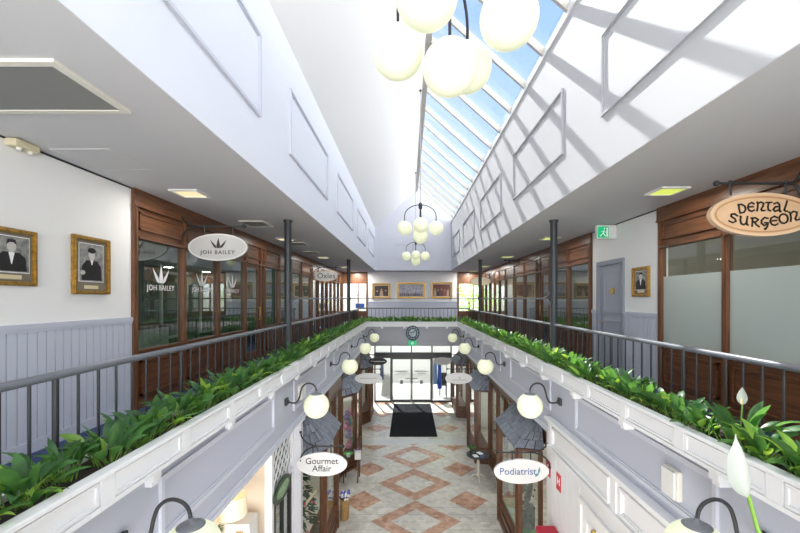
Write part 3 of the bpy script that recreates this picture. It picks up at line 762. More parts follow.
t = thing('exit_sign', 'green and white running-man exit sign above the grey door', 'exit sign', (3.96, 7.8, 1.2))
ob('housing', MB().bbox(3.76, 4.16, 7.76, 7.86, 1.19, 1.47, .02), SIGNW, t)
ob('face', MB().box(3.775, 3.99, 7.752, 7.76, 1.21, 1.43), GRN, t)
b = MB(); b.stroke([(3.90, 1.36), (3.88, 1.30), (3.93, 1.24)], .022, .003, 7.749); b.stroke([(3.88, 1.30), (3.84, 1.26), (3.82, 1.24)], .018, .003, 7.749); b.stroke([(3.85, 1.33), (3.90, 1.34), (3.94, 1.31)], .014, .003, 7.749); b.oval((3.905, 7.749, 1.39), .016, .016, .003, 12); b.box(3.945, 3.975, 7.749, 7.752, 1.23, 1.41)
ob('running_figure', b, DECAL, t)

# ------------------------------------------------------------------ hanging oval signs on iron brackets
def bracket(t, xw, s, y, z, xe, hang, forks=.28, fr=.33):
    """bar from the wall at xw to xe with a forked scroll at the wall and drop hooks"""
    d = -s
    b = MB().tube([(xw+d*fr, y, z), (xe, y, z)], .013, 10); b.sphere((xe, y, z), .03, 12, 8)
    ob('bar', b, IRON, t)
    for q in (1, -1):
        pts = []
        for i in range(8):
            u = i/7; pts.append((xw+d*(.02+fr*(1-math.cos(u*PI/2))), y, z+q*forks*(1-math.sin(u*PI/2))))
        b = MB().tube(pts, .013, 8); b.sphere(pts[0], .024, 10, 6); ob('fork', b, IRON, t)
    for x in hang:
        b = MB().tube([(x, y, z+.02), (x, y, z-.13)], .011, 8); b.sphere((x, y, z+.01), .022, 10, 6); ob('hook', b, IRON, t)
def oval_sign(label, cx, y, cz, rx, rz, board, ring, zbar, xw, s, xe, hang, th=.035, forks=.25, fr=.33):
    t = thing('hanging_sign', label, 'sign', (cx, y, cz-rz), 'oval hanging signs')
    bracket(t, xw, s, y, zbar, xe, hang, forks, fr)
    b = MB().oval((cx, y-th/2, cz), rx, rz, th, 56); ob('board', b, board, t)
    b = MB().ovalring((cx, y-th/2-.004, cz), rx+.004, rz+.004, .022, th+.008, 56); ob('rim', b, ring, t)
    return t, y-th/2-.004
t, yf = oval_sign('grey oval sign with a black crown hung from an iron bracket', -3.08, 6.33, .83, .475, .215, SIGNG, mat('sign_rim', (.50, .50, .49), .4), 1.17, XW[-1], -1, -2.66, (-3.30, -2.84))
b = MB(); crown(b, -3.07, .90, .26, .17, yf, .003); ob('crown', b, INK, t)
text('JOH BAILEY', .088, (-3.08, yf, .745), INK, t, spacing=1.25)
t, yf = oval_sign('cream oval sign with dark script hung before the narrow glass doors', -3.24, 15.3, .88, .48, .215, SIGNW, mat('sign_rim_tan', (.60, .42, .22), .4), 1.22, XW[-1], -1, -2.66, (-3.3, -2.84))
text('Oxles', .30, (-3.2, yf, .88), CHAR, t)
# dental sign
t, yf = oval_sign('tan oval sign reading dental surgeon on an iron bracket', 3.71, 4.1, .878, .547, .222, SIGNT, mat('sign_rim_light', (.70, .50, .32), .5), 1.21, XW[1], 1, 3.24, (3.39, 3.97), th=.05, fr=.12)
b = MB().ovalring((3.71, yf-.001, .878), .505, .190, .016, .004, 56); ob('groove', b, TANR, t)
G = {'D': [[(.1, 1), (.12, .5), (.2, .05)], [(0, .9), (.45, .97), (.85, .75), (.95, .4), (.7, .08), (.2, .03)]],
 'e': [[(.95, .82), (.6, 1), (.2, .82), (.05, .45), (.25, .1), (.6, 0), (.95, .15)], [(.1, .5), (.85, .52)]],
 'n': [[(.05, 1), (.15, .9), (.15, .4), (.05, 0)], [(.15, .8), (.5, 1), (.85, .85), (.75, .5), (.55, .2), (.65, .03), (1, .05)]],
 't': [[(0, .92), (1, .97)], [(.5, .95), (.35, .5), (.45, .1), (.85, .02)]],
 'a': [[(.1, .85), (.5, 1), (.75, .8), (.8, .3), (.85, .03), (1, .05)], [(.78, .58), (.3, .52), (.05, .25), (.3, .02), (.78, .25)]],
 'l': [[(.75, 1), (.55, .5), (.35, .12), (.65, 0), (1, .03)]],
 'S': [[(.95, .82), (.6, 1), (.2, .92), (.22, .68), (.7, .45), (.85, .2), (.5, 0), (0, .15)]],
 'U': [[(0, .95), (.12, .9), (.08, .5), (.2, .1), (.5, 0), (.8, .25)], [(.85, 1), (.8, .5), (.85, .08), (1, 0)]],
 'R': [[(.18, 1), (.15, 0)], [(0, .92), (.5, 1), (.85, .8), (.6, .56), (.2, .5)], [(.4, .5), (.65, .2), (1, 0)]],
 'G': [[(.95, .92), (.5, 1), (.1, .75), (.1, .5), (.45, .32), (.8, .42)], [(.5, .55), (.95, .55), (.85, .25), (.6, 0), (.45, .05)]],
 'O': [[(.5 + .48*math.cos(k*PI/6), .5+.48*math.sin(k*PI/6)) for k in range(13)]]}
lets = [('D', 280, 345, 275, 350, 6), ('e', 355, 415, 262, 335, 3), ('n', 430, 500, 258, 332, 0), ('t', 508, 555, 258, 332, -3), ('a', 565, 635, 262, 338, -5), ('l', 645, 690, 248, 335, -8),
        ('S', 205, 275, 355, 428, -12), ('U', 292, 365, 375, 445, -8), ('R', 385, 455, 388, 460, -4), ('G', 465, 530, 386, 482, 2), ('e', 538, 608, 376, 450, 8), ('O', 615, 690, 355, 435, 12), ('n', 700, 780, 335, 412, 18)]
b = MB(); kx = .00127
for (c, x0, x1, y0, y1, rot) in lets:
    mx, mz = (x0+x1)/2, (y0+y1)/2
    for stq in G[c]:
        pts = []
        for (u, v) in stq:
            px, pz = (u-.5)*(x1-x0), (v-.5)*(y1-y0); a = math.radians(rot*.6)
            pts.append((3.71+(mx-487+px*math.cos(a)-pz*math.sin(a))*kx, .878+(360-mz+px*math.sin(a)+pz*math.cos(a))*kx))
        b.stroke(pts, .0175, .004, yf-.002)
ob('lettering', b, INK, t)
# far sign and empty bracket
t, yf = oval_sign('pale oval sign far along behind the second column, dental-sign side', 3.62, 19.4, .86, .52, .22, mat('sign_cream', (.66, .58, .44), .5), TANR, 1.22, XW[1], 1, 3.1, (3.35, 3.85))
t = thing('sign_bracket', 'empty iron scroll bracket above the middle of the long wooden shopfront', 'bracket', (XW[1], 12.3, 1.2)); bracket(t, XW[1], 1, 12.3, 1.21, 3.06, (3.2, 3.5), .3)
# ground-floor signs
t, yf = oval_sign('white oval sign reading gourmet affair below the slate roof', -1.53, 6.94, -2.945, .444, .205, SIGNW, mat('sign_rim_white', (.76, .76, .75), .4), -2.63, XA[-1]-.03, -1, -1.155, (-1.69, -1.37))
text('Gourmet\nAffair', .155, (-1.53, yf, -2.955), CHAR, t)
t, yf = oval_sign('white oval sign reading podiatrist beside the red wall stickers', 1.90, 6.55, -2.90, .455, .20, SIGNW, MATS['sign_rim_white'], -2.585, 2.40, 1, 1.51, (1.75, 2.06))
text('Podiatrist', .16, (1.84, yf, -2.90), BLUEINK, t)
b = MB(); b.prism([(2.17, yf, -2.97), (2.215, yf, -2.89), (2.205, yf, -2.81), (2.18, yf, -2.87)], (0, .003, 0)); b.prism([(2.13, yf, -2.99), (2.19, yf, -2.96), (2.17, yf, -2.925), (2.13, yf, -2.96)], (0, .003, 0)); ob('leaf_emblem', b, TEAL, t)
def plain_oval(label, cx, y, cz, rx, rz, board, inkm, s, marks):
    xw = XA[s]-s*-.0
    t, yf = oval_sign(label, cx, y, cz, rx, rz, board, board, cz+rz+.13, xw, s, cx-s*(rx-.05), (cx-.2, cx+.2), forks=.2)
    b = MB()
    for (u0, u1, v) in marks: b.stroke([(cx+u0*rx+(u1-u0)*rx*k_/8, cz+v*rz+(.06 if k_ % 2 else -.04)*rz) for k_ in range(9)], .014, .003, yf)
    ob('lettering', b, inkm, t); return t, yf
plain_oval('white oval sign beside the second slate roof, crown-sign side', -1.23, 12.1, -2.48, .42, .16, SIGNW, mat('grey_ink', (.3, .3, .3), .6), -1, [(-.6, .6, .05)])
plain_oval('black oval sign with white lettering near the entrance doors', -1.32, 17.0, -2.74, .40, .16, BLACK, DECAL, -1, [(-.55, .8, 0), (-.75, -.6, .1)])
t, yf = plain_oval('white oval sign with a small mark beside the second slate roof, dental-sign side', 1.60, 12.3, -2.52, .42, .17, SIGNW, MATS['grey_ink'], 1, [(-.5, .55, -.3)])
b = MB(); b.stroke([(1.60, -2.47), (1.63, -2.53), (1.66, -2.47)], .016, .003, yf); ob('emblem', b, MATS['grey_ink'], t)
plain_oval('grey oval sign high beside the entrance doors, dental-sign side', 1.50, 17.0, -2.73, .40, .16, mat('sign_grey_mid', (.42, .41, .40), .5), MATS['grey_ink'], 1, [(-.6, .6, .1)])

# ------------------------------------------------------------------ framed pictures
def frame_on_x(label, x, s, y0, y1, z0, z1, fw, kind):
    t = thing('framed_portrait', label, 'picture', (x, (y0+y1)/2, z0), 'framed portraits')
    d = -s
    b = MB().frame_x(x, y0, y1, z0, z1, fw, d*.035); b.frame_x(x+d*.035, y0+.012, y1-.012, z0+.012, z1-.012, fw*.45, d*.012); ob('frame', b, GOLD, t)
    ob('mount', MB().box(x, x+d*.012, y0+fw, y1-fw, z0+fw, z1-fw), MOUNT, t)
    yc = (y0+y1)/2; wy, wz = (y1-y0), (z1-z0)
    pw, ph = (.17, .165) if kind != 'robe' else (.17, .215)
    zc = z0+wz*.55
    b = MB().box(x+d*.012, x+d*.016, yc-pw-.008, yc+pw+.008, zc-ph-.008, zc+ph+.008); ob('photo_border', b, PAPER, t)
    b = MB().box(x+d*.016, x+d*.018, yc-pw, yc+pw, zc-ph, zc+ph); ph_o = ob('photo', b, mat('photo_grey', (.25, .25, .24), .4, var=.5, vscale=18), t)
    X = x+d*.018
    def blob(pts, m, nm, e=.002):
        b = MB().prism([(X, yc+u*pw, zc+v*ph) for u, v in pts], (d*e, 0, 0)); ob(nm, b, m, ph_o)
    def circ(u, v, r, q=1.25): return [(u+r*math.cos(k*PI/8)*(ph/pw if 0 else 1), v+r*q*math.sin(k*PI/8)) for k in range(16)]
    blob([(-.85, -.95), (-.8, -.2), (-.45, .12), (.45, .12), (.8, -.2), (.85, -.95)], BLACK, 'suit')
    blob([(-.02, -.55), (-.17, .12), (.17, .12), (.02, -.55)] if kind == 'suit' else [(-.03, -.12), (-.12, .14), (.12, .14), (.03, -.12)], PAPER, 'shirt', .003)
    blob(circ(0, .45, .26), mat('photo_skin', (.55, .53, .50), .5), 'face', .003)
    if kind == 'robe':
        blob(circ(0, .66, .34, .45), BLACK, 'hair', .004); blob(circ(-.75, -.55, .2, .6), MATS['photo_skin'], 'hand', .003)
    else:
        blob([(-.28, .55), (-.2, .85), (.2, .85), (.28, .55), (.1, .68), (-.1, .68)], BLACK, 'hair', .004)
    ob('name_plate', MB().box(x+d*.012, x+d*.016, yc-.10, yc+.10, z0+fw+.02, z0+fw+.06), mat('plate_cream', (.66, .58, .36), .4), t)
frame_on_x('gilt-framed photograph of a standing man in suit on the white wall', XW[-1], -1, 3.40, 3.88, .12, .655, .042, 'suit')
frame_on_x('gilt-framed photograph of a seated man in dark robe nearest the salon', XW[-1], -1, 4.30, 4.83, .05, .715, .042, 'robe')
frame_on_x('small gilt-framed dark picture between grey door and frosted windows', XW[1], 1, 6.70, 7.20, .03, .56, .055, 'suit')
def painting(label, x0, x1, z0, z1, kind):
    y = YE; t = thing('framed_painting', label, 'painting', ((x0+x1)/2, y, z0), 'gilt-framed paintings on the end wall')
    ob('frame', MB().frame_y(y, x0, x1, z0, z1, .085, -.05).frame_y(y-.05, x0+.02, x1-.02, z0+.02, z1-.02, .03, -.015), GOLD, t)
    ob('slip', MB().frame_y(y, x0+.085, x1-.085, z0+.085, z1-.085, .045, -.02), mat('slip_cream', (.62, .52, .36), .6), t)
    a, c, e, f = x0+.13, x1-.13, z0+.13, z1-.13
    cv = ob('canvas', MB().box(a, c, y-.014, y, e, f), mat('canvas_'+kind, {'dark': (.06, .04, .035), 'pale': (.45, .44, .50), 'warm': (.16, .06, .05)}[kind], .6, var=.4, vscale=6), t)
    r = random.Random(kind); n_ = {'dark': 3, 'pale': 12, 'warm': 5}[kind]
    for i in range(n_):
        px = a+(c-a)*(i+.6)/(n_+.2); h = (f-e)*({'pale': .38}.get(kind, .72))*r.uniform(.8, 1.05); w = (c-a)/n_*.42
        col = r.choice([(.04, .035, .04), (.30, .05, .05), (.10, .06, .05), (.42, .32, .24), (.08, .09, .12)]) if kind != 'pale' else r.choice([(.05, .05, .07), (.18, .15, .17), (.10, .09, .12)])
        b = MB().prism([(px-w, y-.014, e+.01), (px+w, y-.014, e+.01), (px+w*.7, y-.014, e+h*.7), (px-w*.7, y-.014, e+h*.7)], (0, -.003, 0)); ob('figure', b, mat('figure_%s_%d' % (kind, i), col, .6), cv)
        b = MB().oval((px, y-.018, e+h*.82), w*.5, h*.14, .004, 12); ob('face', b, mat('painted_skin', (.42, .26, .18), .6), cv)
painting('square gilt painting of dark-clad people, nearest the script-lettered window', -2.00, -.98, .0, .85, 'dark')
painting('wide gilt painting of a pale crowd in the middle of the end wall', -.62, .96, .0, .90, 'pale')
painting('square gilt painting of red-clad people, nearest the tree-filled window', 1.28, 2.48, .0, .92, 'warm')

# ------------------------------------------------------------------ arcade: boxes on the wall, white shopfront, red fittings
for s, y0, y1 in ((1, 3.36, 3.55), (-1, 6.72, 7.0)):
    t = thing('wall_unit', 'white boxy unit fixed to the arcade wall %s' % ('above the white panelled shopfront' if s > 0 else 'behind the second globe lamp'), 'wall unit', (XA[s], (y0+y1)/2, -1.8), 'white wall units')
    x = XA[s]
    ob('body', MB().bbox(min(x, x-s*.05), max(x, x-s*.05), y0, y1, -1.76, -1.50, .012), OFFW, t); ob('cover', MB().bbox(min(x-s*.05, x-s*.075), max(x-s*.05, x-s*.075), y0+.01, y1-.01, -1.75, -1.51, .01), SIGNW, t)
t = thing('panelled_shopfront', 'white panelled shopfront with moulded frieze and brass-knobbed door', 'shopfront', (2.40, 3, ZG))
xf = 2.40
b = MB().box(xf, xf+.4, YN, 6.75, ZG, -2.30)
for k in range(40): b.box(xf-.006, xf, 5.45+k*.11, min(6.74, 5.45+k*.11+.1), ZG+.15, -2.45) if 5.45+k*.11 < 6.6 else None
ob('wall_boards', b, TRIMW, t)
b = MB(); b.box(2.34, 2.42, YN, 6.45, -2.46, -1.99); b.box(2.26, 2.42, YN, 6.47, -1.985, -1.945); b.box(2.295, 2.40, YN, 6.46, -2.03, -1.985); b.box(2.295, 2.42, YN, 6.46, -2.46, -2.41); b.box(2.315, 2.34, 4.36, 4.44, -2.41, -2.03); b.box(2.315, 2.34, 6.36, 6.45, -2.41, -2.03)
for (a, c) in ((4.52, 6.30), (2.45, 4.28), (.3, 2.35)): b.frame_x(2.34, a, c, -2.38, -2.07, .035, -.03); b.frame_x(2.34, a+.035, c-.035, -2.345, -2.105, .02, -.014)
ob('frieze', b, TRIMW, t)
b = MB().box(xf-.02, xf, 3.3, 5.40, ZG, -2.74)
b.frame_x(xf-.02, 3.3, 5.40, ZG, -2.74, .07, -.025); b.frame_x(xf-.02, 3.55, 5.2, -4.2, -2.95, .03, -.015)
dr = ob('door', b, W_, t); ob('door_knocker', MB().sphere((xf-.045, 4.95, -2.97), .035, 12, 8), BRASS, dr)
for (lab, y, z, h, w) in (('red fire sticker higher up on the white boarded wall', 6.62, -2.95, .26, .13), ('red hose sticker with white symbol above the red box', 6.30, -2.90, .24, .13)):
    pass
t = thing('wall_sticker', 'red fire sticker with white symbol beside the white oval sign', 'sticker', (xf-.008, 6.66, -3.05), 'red wall stickers')
ob('plate', MB().box(xf-.012, xf-.006, 6.55, 6.74, -3.02, -2.76), REDS, t); ob('symbol', MB().box(xf-.014, xf-.012, 6.60, 6.63, -2.98, -2.80).box(xf-.014, xf-.012, 6.66, 6.70, -2.98, -2.84), DECAL, t)
t = thing('wall_sticker', 'red fire-hose sticker with white symbol directly above the red box', 'sticker', (xf-.008, 6.2, -2.98), 'red wall stickers')
ob('plate', MB().box(xf-.012, xf-.006, 6.10, 6.28, -3.05, -2.78), REDS, t); ob('symbol', MB().box(xf-.014, xf-.012, 6.14, 6.165, -2.96, -2.84).box(xf-.014, xf-.012, 6.215, 6.24, -2.96, -2.84).box(xf-.014, xf-.012, 6.165, 6.215, -2.91, -2.89), DECAL, t)
t = thing('fire_hose_box', 'glossy red fire-hose box on the white wall beside the shop window', 'fire hose box', (2.3, 6.35, ZG+.9))
b = MB().bbox(2.10, 2.40, 5.86, 6.36, -4.6, -3.79, .05); ob('body', b, RED, t)
ob('lid', MB().bbox(2.08, 2.40, 5.83, 6.39, -3.81, -3.71, .035), RED, t); ob('handle', MB().tube([(2.10, 6.0, -4.05), (2.06, 6.0, -4.05), (2.06, 6.2, -4.05), (2.10, 6.2, -4.05)], .01), STEEL, t)

# ------------------------------------------------------------------ ground-floor wooden bays with slate roofs
def slates(b, A, Bq, C, D, rows, cols, rng, th=.02, mi=(0, 1, 2)):
    """A-B eave edge, D-C top edge"""
    A, Bq, C, D = map(Vector, (A, Bq, C, D)); nrm = (Bq-A).cross(D-A).normalized()
    if nrm.z < 0: nrm = -nrm
    b.m = mi[2]; b.add([A, Bq, C, D], [(0, 1, 2, 3)])
    def P(u, v): return A.lerp(Bq, u).lerp(D.lerp(C, u), v)
    for r in range(rows):
        v0, v1 = (r+.07)/rows, min(1, (r+1.04)/rows); off = .5 if r % 2 else 0
        k = -off
        while k < cols:
            u0, u1 = max(0, k/cols), min(1, (k+1)/cols); g_ = .055/cols
            if u1-u0 > .02:
                e = rng.uniform(-.012, .012)
                p = [P(u0+g_, v0+e), P(u1-g_, v0+e), P(u1-g_, v1), P(u0+g_, v1)]
                lo = [p[0]+nrm*.012, p[1]+nrm*.012, p[2]+nrm*.002, p[3]+nrm*.002]; hi = [p[0]+nrm*(.012+th), p[1]+nrm*(.012+th), p[2]+nrm*(.002+th), p[3]+nrm*(.002+th)]
                b.m = rng.choice((mi[0], mi[0], mi[1])); b.hexa(lo+hi)
            k += 1
def bay(s, yc, label, half, xf, xb, cant, roof):
    """projecting canted shop window under a hipped slate roof; yc = centre along the hall"""
    t = thing('bay_window', label, 'shopfront', (xb, yc, ZG), 'bay shop windows')
    y0, y1 = yc-half, yc+half
    kw = dict(top=-3.08, z_fas=-3.15, z_pan=(0, 0), z_rail=-3.15, z_sill=-5.02, bot=ZG, panel=False, glass=GLASS, s_flip=-1 if s < 0 else 1)
    fl_ = kw['s_flip']
    for (p, q) in (((xb, y0-cant), (xf, y0)), ((xf, y0), (xf, y1)), ((xf, y1), (xb, y1+cant))):
        L = (Vector(q)-Vector(p)).length; front(t, p, q, [.03, L-.03] if L < 1.2 else [.03, L-.03], pw=.09, **kw)
    b = MB().prism([(xb, y0-cant, -5.06), (xf, y0, -5.06), (xf, y1, -5.06), (xb, y1+cant, -5.06)], (0, 0, .03)); ob('display_floor', b, DWOOD, t)
    # roof
    rb = MB(); rng = random.Random(int(yc*10)); ze, zt = -3.10, -2.48; xe = xf-s*.10; o = .04
    N0, F0 = (xe, y0-o, ze), (xe, y1+o, ze); Wn, Wf = (xb+s*.02, y0-cant-o*2, ze), (xb+s*.02, y1+cant+o*2, ze)
    xt = xb+s*.05; Tn, Tf = (xt, y0+.12, zt), (xt, y1-.12, zt)
    slates(rb, N0, F0, Tf, Tn, 4, 7, rng); slates(rb, Wn, N0, Tn, Tn, 4, 3, rng); slates(rb, F0, Wf, Tf, Tf, 4, 3, rng)
    rb.m = 0; rb.tube([N0, Tn], .018, 6); rb.tube([F0, Tf], .018, 6)
    ob('slate_roof', rb, [SLATE, mat('slate_dark', (.19, .213, .262), .6, var=.2, vscale=14), mat('slate_underlay', (.02, .022, .026), .8)], t)
    sb = MB().prism([(xb, y0-cant, -3.10), (xf-s*.03, y0, -3.10), (xf-s*.03, y1, -3.10), (xb, y1+cant, -3.10)], (0, 0, -.03)); ob('soffit_board', sb, DWOOD, t)
    return t
LB = [8.8, 13.6, 18.35]; RB = [8.98, 14.05, 19.1]
for i, y in enumerate(LB): bay(-1, y, 'wooden bay shop window under a slate roof, %s from the near end, crown-sign side' % ordinal(i+1), .72 if i < 2 else .7, -1.74, -2.12, .62, True)
for i, y in enumerate(RB): bay(1, y, 'wooden bay shop window under a slate roof, %s from the near end, dental-sign side' % ordinal(i+1), .86, 2.30, 2.76, .08, True)
# flat wooden shop doors and windows between the bays
def infill(s, x, y0, y1, posts, doors, label):
    t = thing('shop_entrance', label, 'shopfront', (x, (y0+y1)/2, ZG), 'wooden shop entrances')
    front(t, (x, y0), (x, y1), posts, top=-2.02, z_fas=-2.75, z_pan=(0, 0), z_rail=-2.75, z_sill=-5.0, bot=ZG, doors=doors, panel=False, glass=GLASS, s_flip=-1 if s < 0 else 1, pw=.10)
infill(-1, -2.12, 10.2, 12.2, [.05, .95, 1.95], (0,), 'wooden shop door between the first two slate roofs, crown-sign side')
infill(-1, -2.12, 15.0, 16.95, [.05, .95, 1.9], (1,), 'wooden shop door between the second and third slate roofs, crown-sign side')
infill(-1, -2.12, 19.75, YF-.08, [.05, 1.12], (), 'narrow wooden shop window beside the entrance doors, crown-sign side')
infill(1, 2.76, 9.96, 13.05, [.05, 1.05, 2.0, 3.04], (0,), 'wooden shop entrance with clocks behind the glass, dental-sign side')
infill(1, 2.76, 15.03, 18.1, [.05, 1.05, 2.0, 3.02], (1,), 'wooden shop entrance between the second and third slate roofs, dental-sign side')
infill(1, 2.76, 20.06, YF-.08, [.05, .8], (), 'narrow wooden shop window beside the entrance doors, dental-sign side')
# dark wood bulkheads above the bays, behind the slate roofs
for s, x in ((-1, -2.17), (1, 2.81)):
    b = MB().box(x, x+s*.06, 7.05 if s < 0 else 7.85, YF, -3.0, -1.97); st('wall_bulkhead_'+('left' if s < 0 else 'right'), b, DWOOD)
b = MB().box(2.82, 2.95, 6.74, 7.86, ZG, -2.0); st('wall_pier_right', b, TRIMW)
# shop interiors
b = MB(); b.box(-6.6, -2.2, 7.0, 7.08, ZG, -1.97); b.box(-6.6, -2.25, 11.2, 11.28, ZG, -1.97); b.box(-6.6, -2.25, 15.9, 15.98, ZG, -1.97); b.box(-6.6, -2.12, YF, YF+.1, ZG, -1.97); st('wall_shop_partition_left', b, ROOML)
b = MB(); b.box(2.85, 7, 7.7, 7.78, ZG, -1.97); b.box(2.85, 7, 11.9, 11.98, ZG, -1.97); b.box(2.85, 7, 16.6, 16.68, ZG, -1.97); b.box(2.76, 7, YF, YF+.1, ZG, -1.97); st('wall_shop_partition_right', b, ROOML)
for s, xx, ys in ((-1, -3.6, (9, 13.2, 18)), (1, 4.1, (9.6, 14, 18.8))):
    for i, y in enumerate(ys):
        downlight('shop_fill_light', 'added square fill light on the ceiling of the %s ground-floor shop, %s' % (ordinal(i+1), SIDE[s]), xx, y, zc=ZF-.45, m=PANEL, w=.6, group='added ground-floor shop fill lights')  # made-up ceiling lights that make the shop interiors visible

# near shop on the crown-sign side: white jamb, lattice transom, dark-framed window with oval plaque
t = thing('lattice_shopfront', 'white shopfront with diagonal lattice above a black-framed window', 'shopfront', (-2.1, 6.5, ZG))
x = -2.10
b = MB().box(x-.06, x+.05, 5.88, 5.97, ZG, -2.1); b.box(x-.06, x+.05, 6.93, 7.02, ZG, -2.1); b.box(x-.06, x+.05, 5.97, 6.93, -3.06, -3.0); b.box(x-.06, x+.05, 5.97, 6.93, ZG, ZG+.5); ob('frame', b, TRIMW, t); ob('dark_interior_sheet', MB().box(x-.05, x-.04, 5.97, 6.93, -3.0, -2.1), CHAR, t)  # charcoal sheet stands in for the dark shop interior behind the lattice
b = MB()
for sg in (1, -1):
    k = -1.0
    while k < 2.0:
        # slat from the bottom at offset k rising at 45 degrees, clipped to the panel
        u0, v0, u1, v1 = k, 0.0, k+sg*.9, .9
        def clip(u, v): return u
        a0 = (5.97+u0, -3.0+v0); a1 = (5.97+u1, -3.0+v1)
        lo, hi = 5.97, 6.93; (ya, za), (yb, zb_) = a0, a1
        t0, t1 = 0.0, 1.0; dy = yb-ya
        ta, tb = (lo-ya)/dy, (hi-ya)/dy
        if ta > tb: ta, tb = tb, ta
        t0, t1 = max(t0, ta), min(t1, tb)
        if t1-t0 > .02:
            P = Vector((0, ya+dy*t0, za+.9*t0)); Q = Vector((0, ya+dy*t1, za+.9*t1)); d_ = (Q-P).normalized(); n_ = Vector((0, -d_.z, d_.y))*.026; xo = x+.012*sg
            b.prism([Vector((xo, 0, 0))+P-n_, Vector((xo, 0, 0))+Q-n_, Vector((xo, 0, 0))+Q+n_, Vector((xo, 0, 0))+P+n_], (.012, 0, 0))
        k += .20
ob('lattice', b, TRIMW, t)
b = MB().frame_x(x-.02, 6.02, 6.90, ZG+.5, -3.08, .06, .06); b.box(x-.02, x+.04, 6.44, 6.48, ZG+.56, -3.14); ob('window_frame', b, BLACK, t)
ob('glass_pane', MB().box(x, x+.008, 6.08, 6.84, ZG+.56, -3.14), GLASS, t)
b = MB(); tmp = MB().oval((0, 0, 0), .40, .17, .03, 40); b.add([(x+.09-v.y, 6.28+v.x*.98, -3.06+v.z) for v in tmp.v], tmp.f); pq = ob('oval_plaque', b, mat('plaque_black_green', (.02, .05, .025), .4), t)
b = MB(); tmp = MB().oval((0, 0, 0), .30, .10, .004, 40); b.add([(x+.094-v.y, 6.28+v.x*.98, -3.06+v.z) for v in tmp.v], tmp.f); ob('plaque_panel', b, mat('plaque_green', (.25, .38, .22), .5, var=.4, vscale=12), pq)
b = MB().box(-2.2, XA[-1]-.02, 6.99, 7.12, ZG, -2.1); b.box(-2.2, XA[-1]+.02, 6.97, 7.14, -2.2, -2.1); st('wall_pilaster', b, mat('pilaster_grey', (.62, .63, .67), .5))
b = MB().box(-5.2, -2.16, 6.02, 6.1, ZG, -1.97); b.box(-5.2, -5.1, YN, 6.02, ZG, -1.97); st('wall_lamp_shop', b, ROOMW)
def drum(label, x, y, z, r, h):
    t = thing('drum_lampshade', label, 'lamp', (x, y, z), 'drum pendant lamps')
    b = MB(); n_ = 28
    for k in range(n_):
        a0, a1 = 2*PI*k/n_, 2*PI*(k+1)/n_
        p = lambda a, rr, zz: (x+rr*math.cos(a), y+rr*math.sin(a), zz)
        b.hexa([p(a0, r, z), p(a1, r, z), p(a1, r-.006, z), p(a0, r-.006, z), p(a0, r*.97, z+h), p(a1, r*.97, z+h), p(a1, r*.97-.006, z+h), p(a0, r*.97-.006, z+h)])
    ob('shade', b, mat('lampshade_linen', (.74, .66, .52), .8, emit=(1, .75, .42), estr=.10), t)
    ob('bulb', MB().sphere((x, y, z+h*.55), .045, 14, 10), mat('warm_bulb', (1, .9, .7), .4, emit=(1, .72, .34), estr=2), t)
    ob('cord', MB().tube([(x, y, z+h*.6), (x, y, -1.97)], .006, 6), BLACK, t)
drum('cream drum pendant lamp nearer the white lattice, warmly lit inside', -2.40, 5.33, -2.96, .19, .27)
drum('second cream drum pendant lamp half hidden behind the near globe lamp', -2.62, 5.0, -3.12, .17, .26)
t = thing('display_cabinet', 'tall white cabinet beneath the drum lamps', 'cabinet', (-2.42, 5.72, ZG)); ob('body', MB().bbox(-2.62, -2.26, 5.56, 5.88, ZG, -3.22, .015), SIGNW, t); ob('door', MB().bbox(-2.58, -2.30, 5.545, 5.565, ZG+.1, -3.28, .008), W_, t); ob('handle', MB().box(-2.44, -2.34, 5.53, 5.55, -3.34, -3.31), BRASS, t)
t = thing('wooden_stand', 'dark wooden plant stand beside the white cabinet', 'stand', (-2.75, 5.6, ZG)); ob('top', MB().bbox(-2.95, -2.62, 5.40, 5.72, -3.52, -3.47, .01), DWOOD, t)
for (a, c) in ((-2.93, 5.42), (-2.66, 5.42), (-2.93, 5.68), (-2.66, 5.68)): ob('leg', MB().box(a, a+.03, c, c+.03, ZG, -3.52), DWOOD, t)
b = MB(); b.leafm = 0; b.m = 1; b.lathe((-2.78, 5.56, -3.47), [(.05, 0), (.07, .1), (.065, .1)], 14)
for i in range(14): leaf(b, (-2.78, 5.56, -3.40), i*2.4, .13, .04, .9, 1.4)
tag(ob('potted_plant', b, [LEAF, DWOOD, LEAF2], origin=(-2.78, 5.56, -3.47)), 'small green potted plant on the dark stand beneath the drum lamps', 'plant')
for i, (y, z, h) in enumerate(((6.2, -3.55, .3), (6.36, -3.75, .42), (6.6, -3.6, .28), (6.72, -3.8, .34))):
    b = MB().lathe((-2.3, y, z), [(.05, 0), (.07, .05), (.03, h*.5), (.06, h*.8), (.02, h)], 16); tag(ob('gilt_vase', b, BRASS, origin=(-2.3, y, z)), 'gilt vase behind the black-framed window, %s along the shelf' % ordinal(i+1), 'vase', 'gilt vases')
for z in (-3.55, -3.8): pass
b = MB().box(-2.42, -2.18, 6.1, 6.8, -3.84, -3.80); b.box(-2.42, -2.18, 6.1, 6.8, -3.60, -3.56); tag(ob('shelf', b, SIGNW, origin=(-2.3, 6.45, -3.84)), 'white shelf behind the black-framed window', 'shelf')

